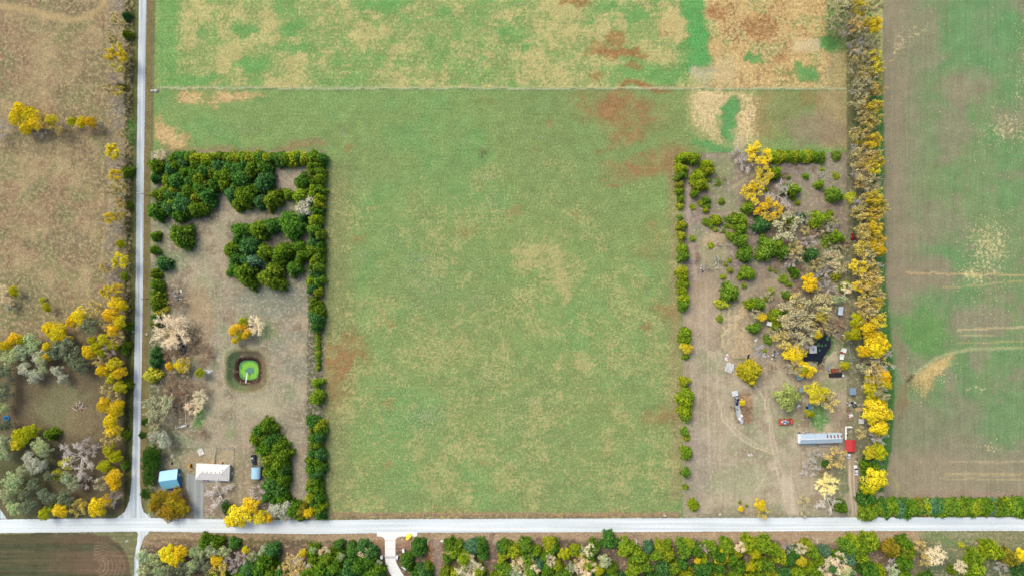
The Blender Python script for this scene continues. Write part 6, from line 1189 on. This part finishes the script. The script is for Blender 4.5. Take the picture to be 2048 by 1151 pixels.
heap('litter', 'white scraps lying alone on the open eastern yard', 'litter', 1501, 909, 5, .9, .6, [M_white, M_pale], (.3, .5), ('sheet', 'crate'), .1, 68); heap('litter', 'white garden clutter below the mobile home', 'clutter', 1643, 907, 8, 1.0, .8, [M_white, M_pale, M_grey], (.4, .7), ('crate', 'stone'), .2, 69)
mb = MB(); mb.tube((0, 0, .15), (1.3, -3.6, .15), .13, .1, 6); mb.tube((1.3, -3.6, .15), (2.1, -3.75, .15), .1, .08, 6); single('bent_pole', mb, M_wood, 'pale bent pole lying left of the bare tree on the eastern lawn', 'pole', (*G(1595.5, 919), 0))
mb = MB(); mb.tube((-7.2, 0, .15), (7.2, .05, .15), .09, .07, 6); single('long_pole', mb, M_grey, 'long grey pole lying across the lawn near the main road', 'pole', (*G(1650, 1007), 0)); mb = MB(); mb.tube((-1.0, .5, .1), (1.0, -.5, .1), .09, .07, 6); single('short_pole', mb, M_wood, 'short pale pole in the grass left of the cream tree', 'pole', (*G(1620, 957), 0))
heap('flower_bed', 'round bed of orange stones above the yellowish bare tree', 'flower bed', 1645, 944, 10, 1.6, 1.4, [M_brick, M_wood, M_stone], (.3, .5), ('stone',), .1, 70)
heap('litter', 'pale pipe on the verge under the side lane junction', 'pipe', 255, 1081, 3, .8, .5, [M_white], (.3, .5), ('plank',), .1, 71)
# loose stones and dry tufts strewn over the fields
def strewn(name, label, cl, mt, size, seed, z=0.0, kind='stone'):
    r = np.random.default_rng(seed); mb = MB()
    for cx, cy, rx2, ry2, n in cl:
        for k in range(n):
            x, y = G(cx + r.normal() * rx2, cy + r.normal() * ry2); s_ = r.uniform(*size); a = r.uniform(0, 6.28); k0 = len(mb.v)
            for i in range(4): t = a + i * 1.571 + r.normal() * .2; mb.v.append((x + s_ * math.cos(t) * r.uniform(.6, 1), y + s_ * math.sin(t) * r.uniform(.6, 1), z - .05))
            mb.v.append((x, y, z + s_ * .7))
            for i in range(4): mb.f.append((k0 + i, k0 + (i + 1) % 4, k0 + 4)); mb.m.append(0); mb.a.append(.5)
    o = link(name, mb.mesh(name, mt)); o['kind'] = 'stuff'; o['label'] = label; o['category'] = 'stones' if kind == 'stone' else 'grass'
    return o
strewn('field_stones', 'small white stones strewn in patches over the pasture', [(850, 830, 22, 14, 260), (840, 560, 22, 24, 260), (835, 515, 14, 6, 90), (990, 405, 8, 9, 70), (980, 355, 12, 5, 40), (1065, 802, 9, 6, 60), (1040, 845, 14, 10, 60), (800, 480, 24, 12, 70), (730, 510, 8, 8, 40), (725, 370, 12, 10, 40), (960, 520, 12, 6, 40), (1085, 275, 4, 3, 14), (685, 268, 5, 3, 20), (930, 280, 4, 3, 14),
    (870, 580, 20, 8, 80), (980, 755, 12, 10, 60), (965, 605, 14, 8, 60), (740, 640, 8, 10, 30), (830, 610, 14, 6, 50), (700, 300, 30, 40, 30), (800, 330, 60, 40, 50), (1000, 600, 250, 200, 240), (720, 350, 4, 4, 16), (500, 262, 18, 4, 40), (520, 255, 40, 12, 40), (1010, 920, 14, 8, 30), (770, 880, 90, 60, 70), (430, 265, 18, 5, 26), (1200, 1000, 100, 16, 40)], M_stone, (.16, .36), 71)
strewn('dry_tufts', 'straw-coloured dry tufts scattered over the crop field', [(2000, 250, 40, 34, 120), (1985, 500, 34, 40, 170), (1950, 545, 16, 20, 120), (1965, 470, 24, 20, 100), (1800, 90, 10, 20, 60), (1868, 742, 30, 14, 160), (1845, 772, 12, 16, 90), (1985, 890, 14, 12, 30), (1900, 640, 70, 50, 60), (1950, 300, 80, 200, 160), (2040, 60, 8, 60, 60), (2045, 200, 6, 60, 70), (1990, 600, 20, 50, 60)], mat('straw', rgb(222, 204, 150), 1, 0, .15, .4), (.2, .5), 72, 0, 'grass')
label_trees()
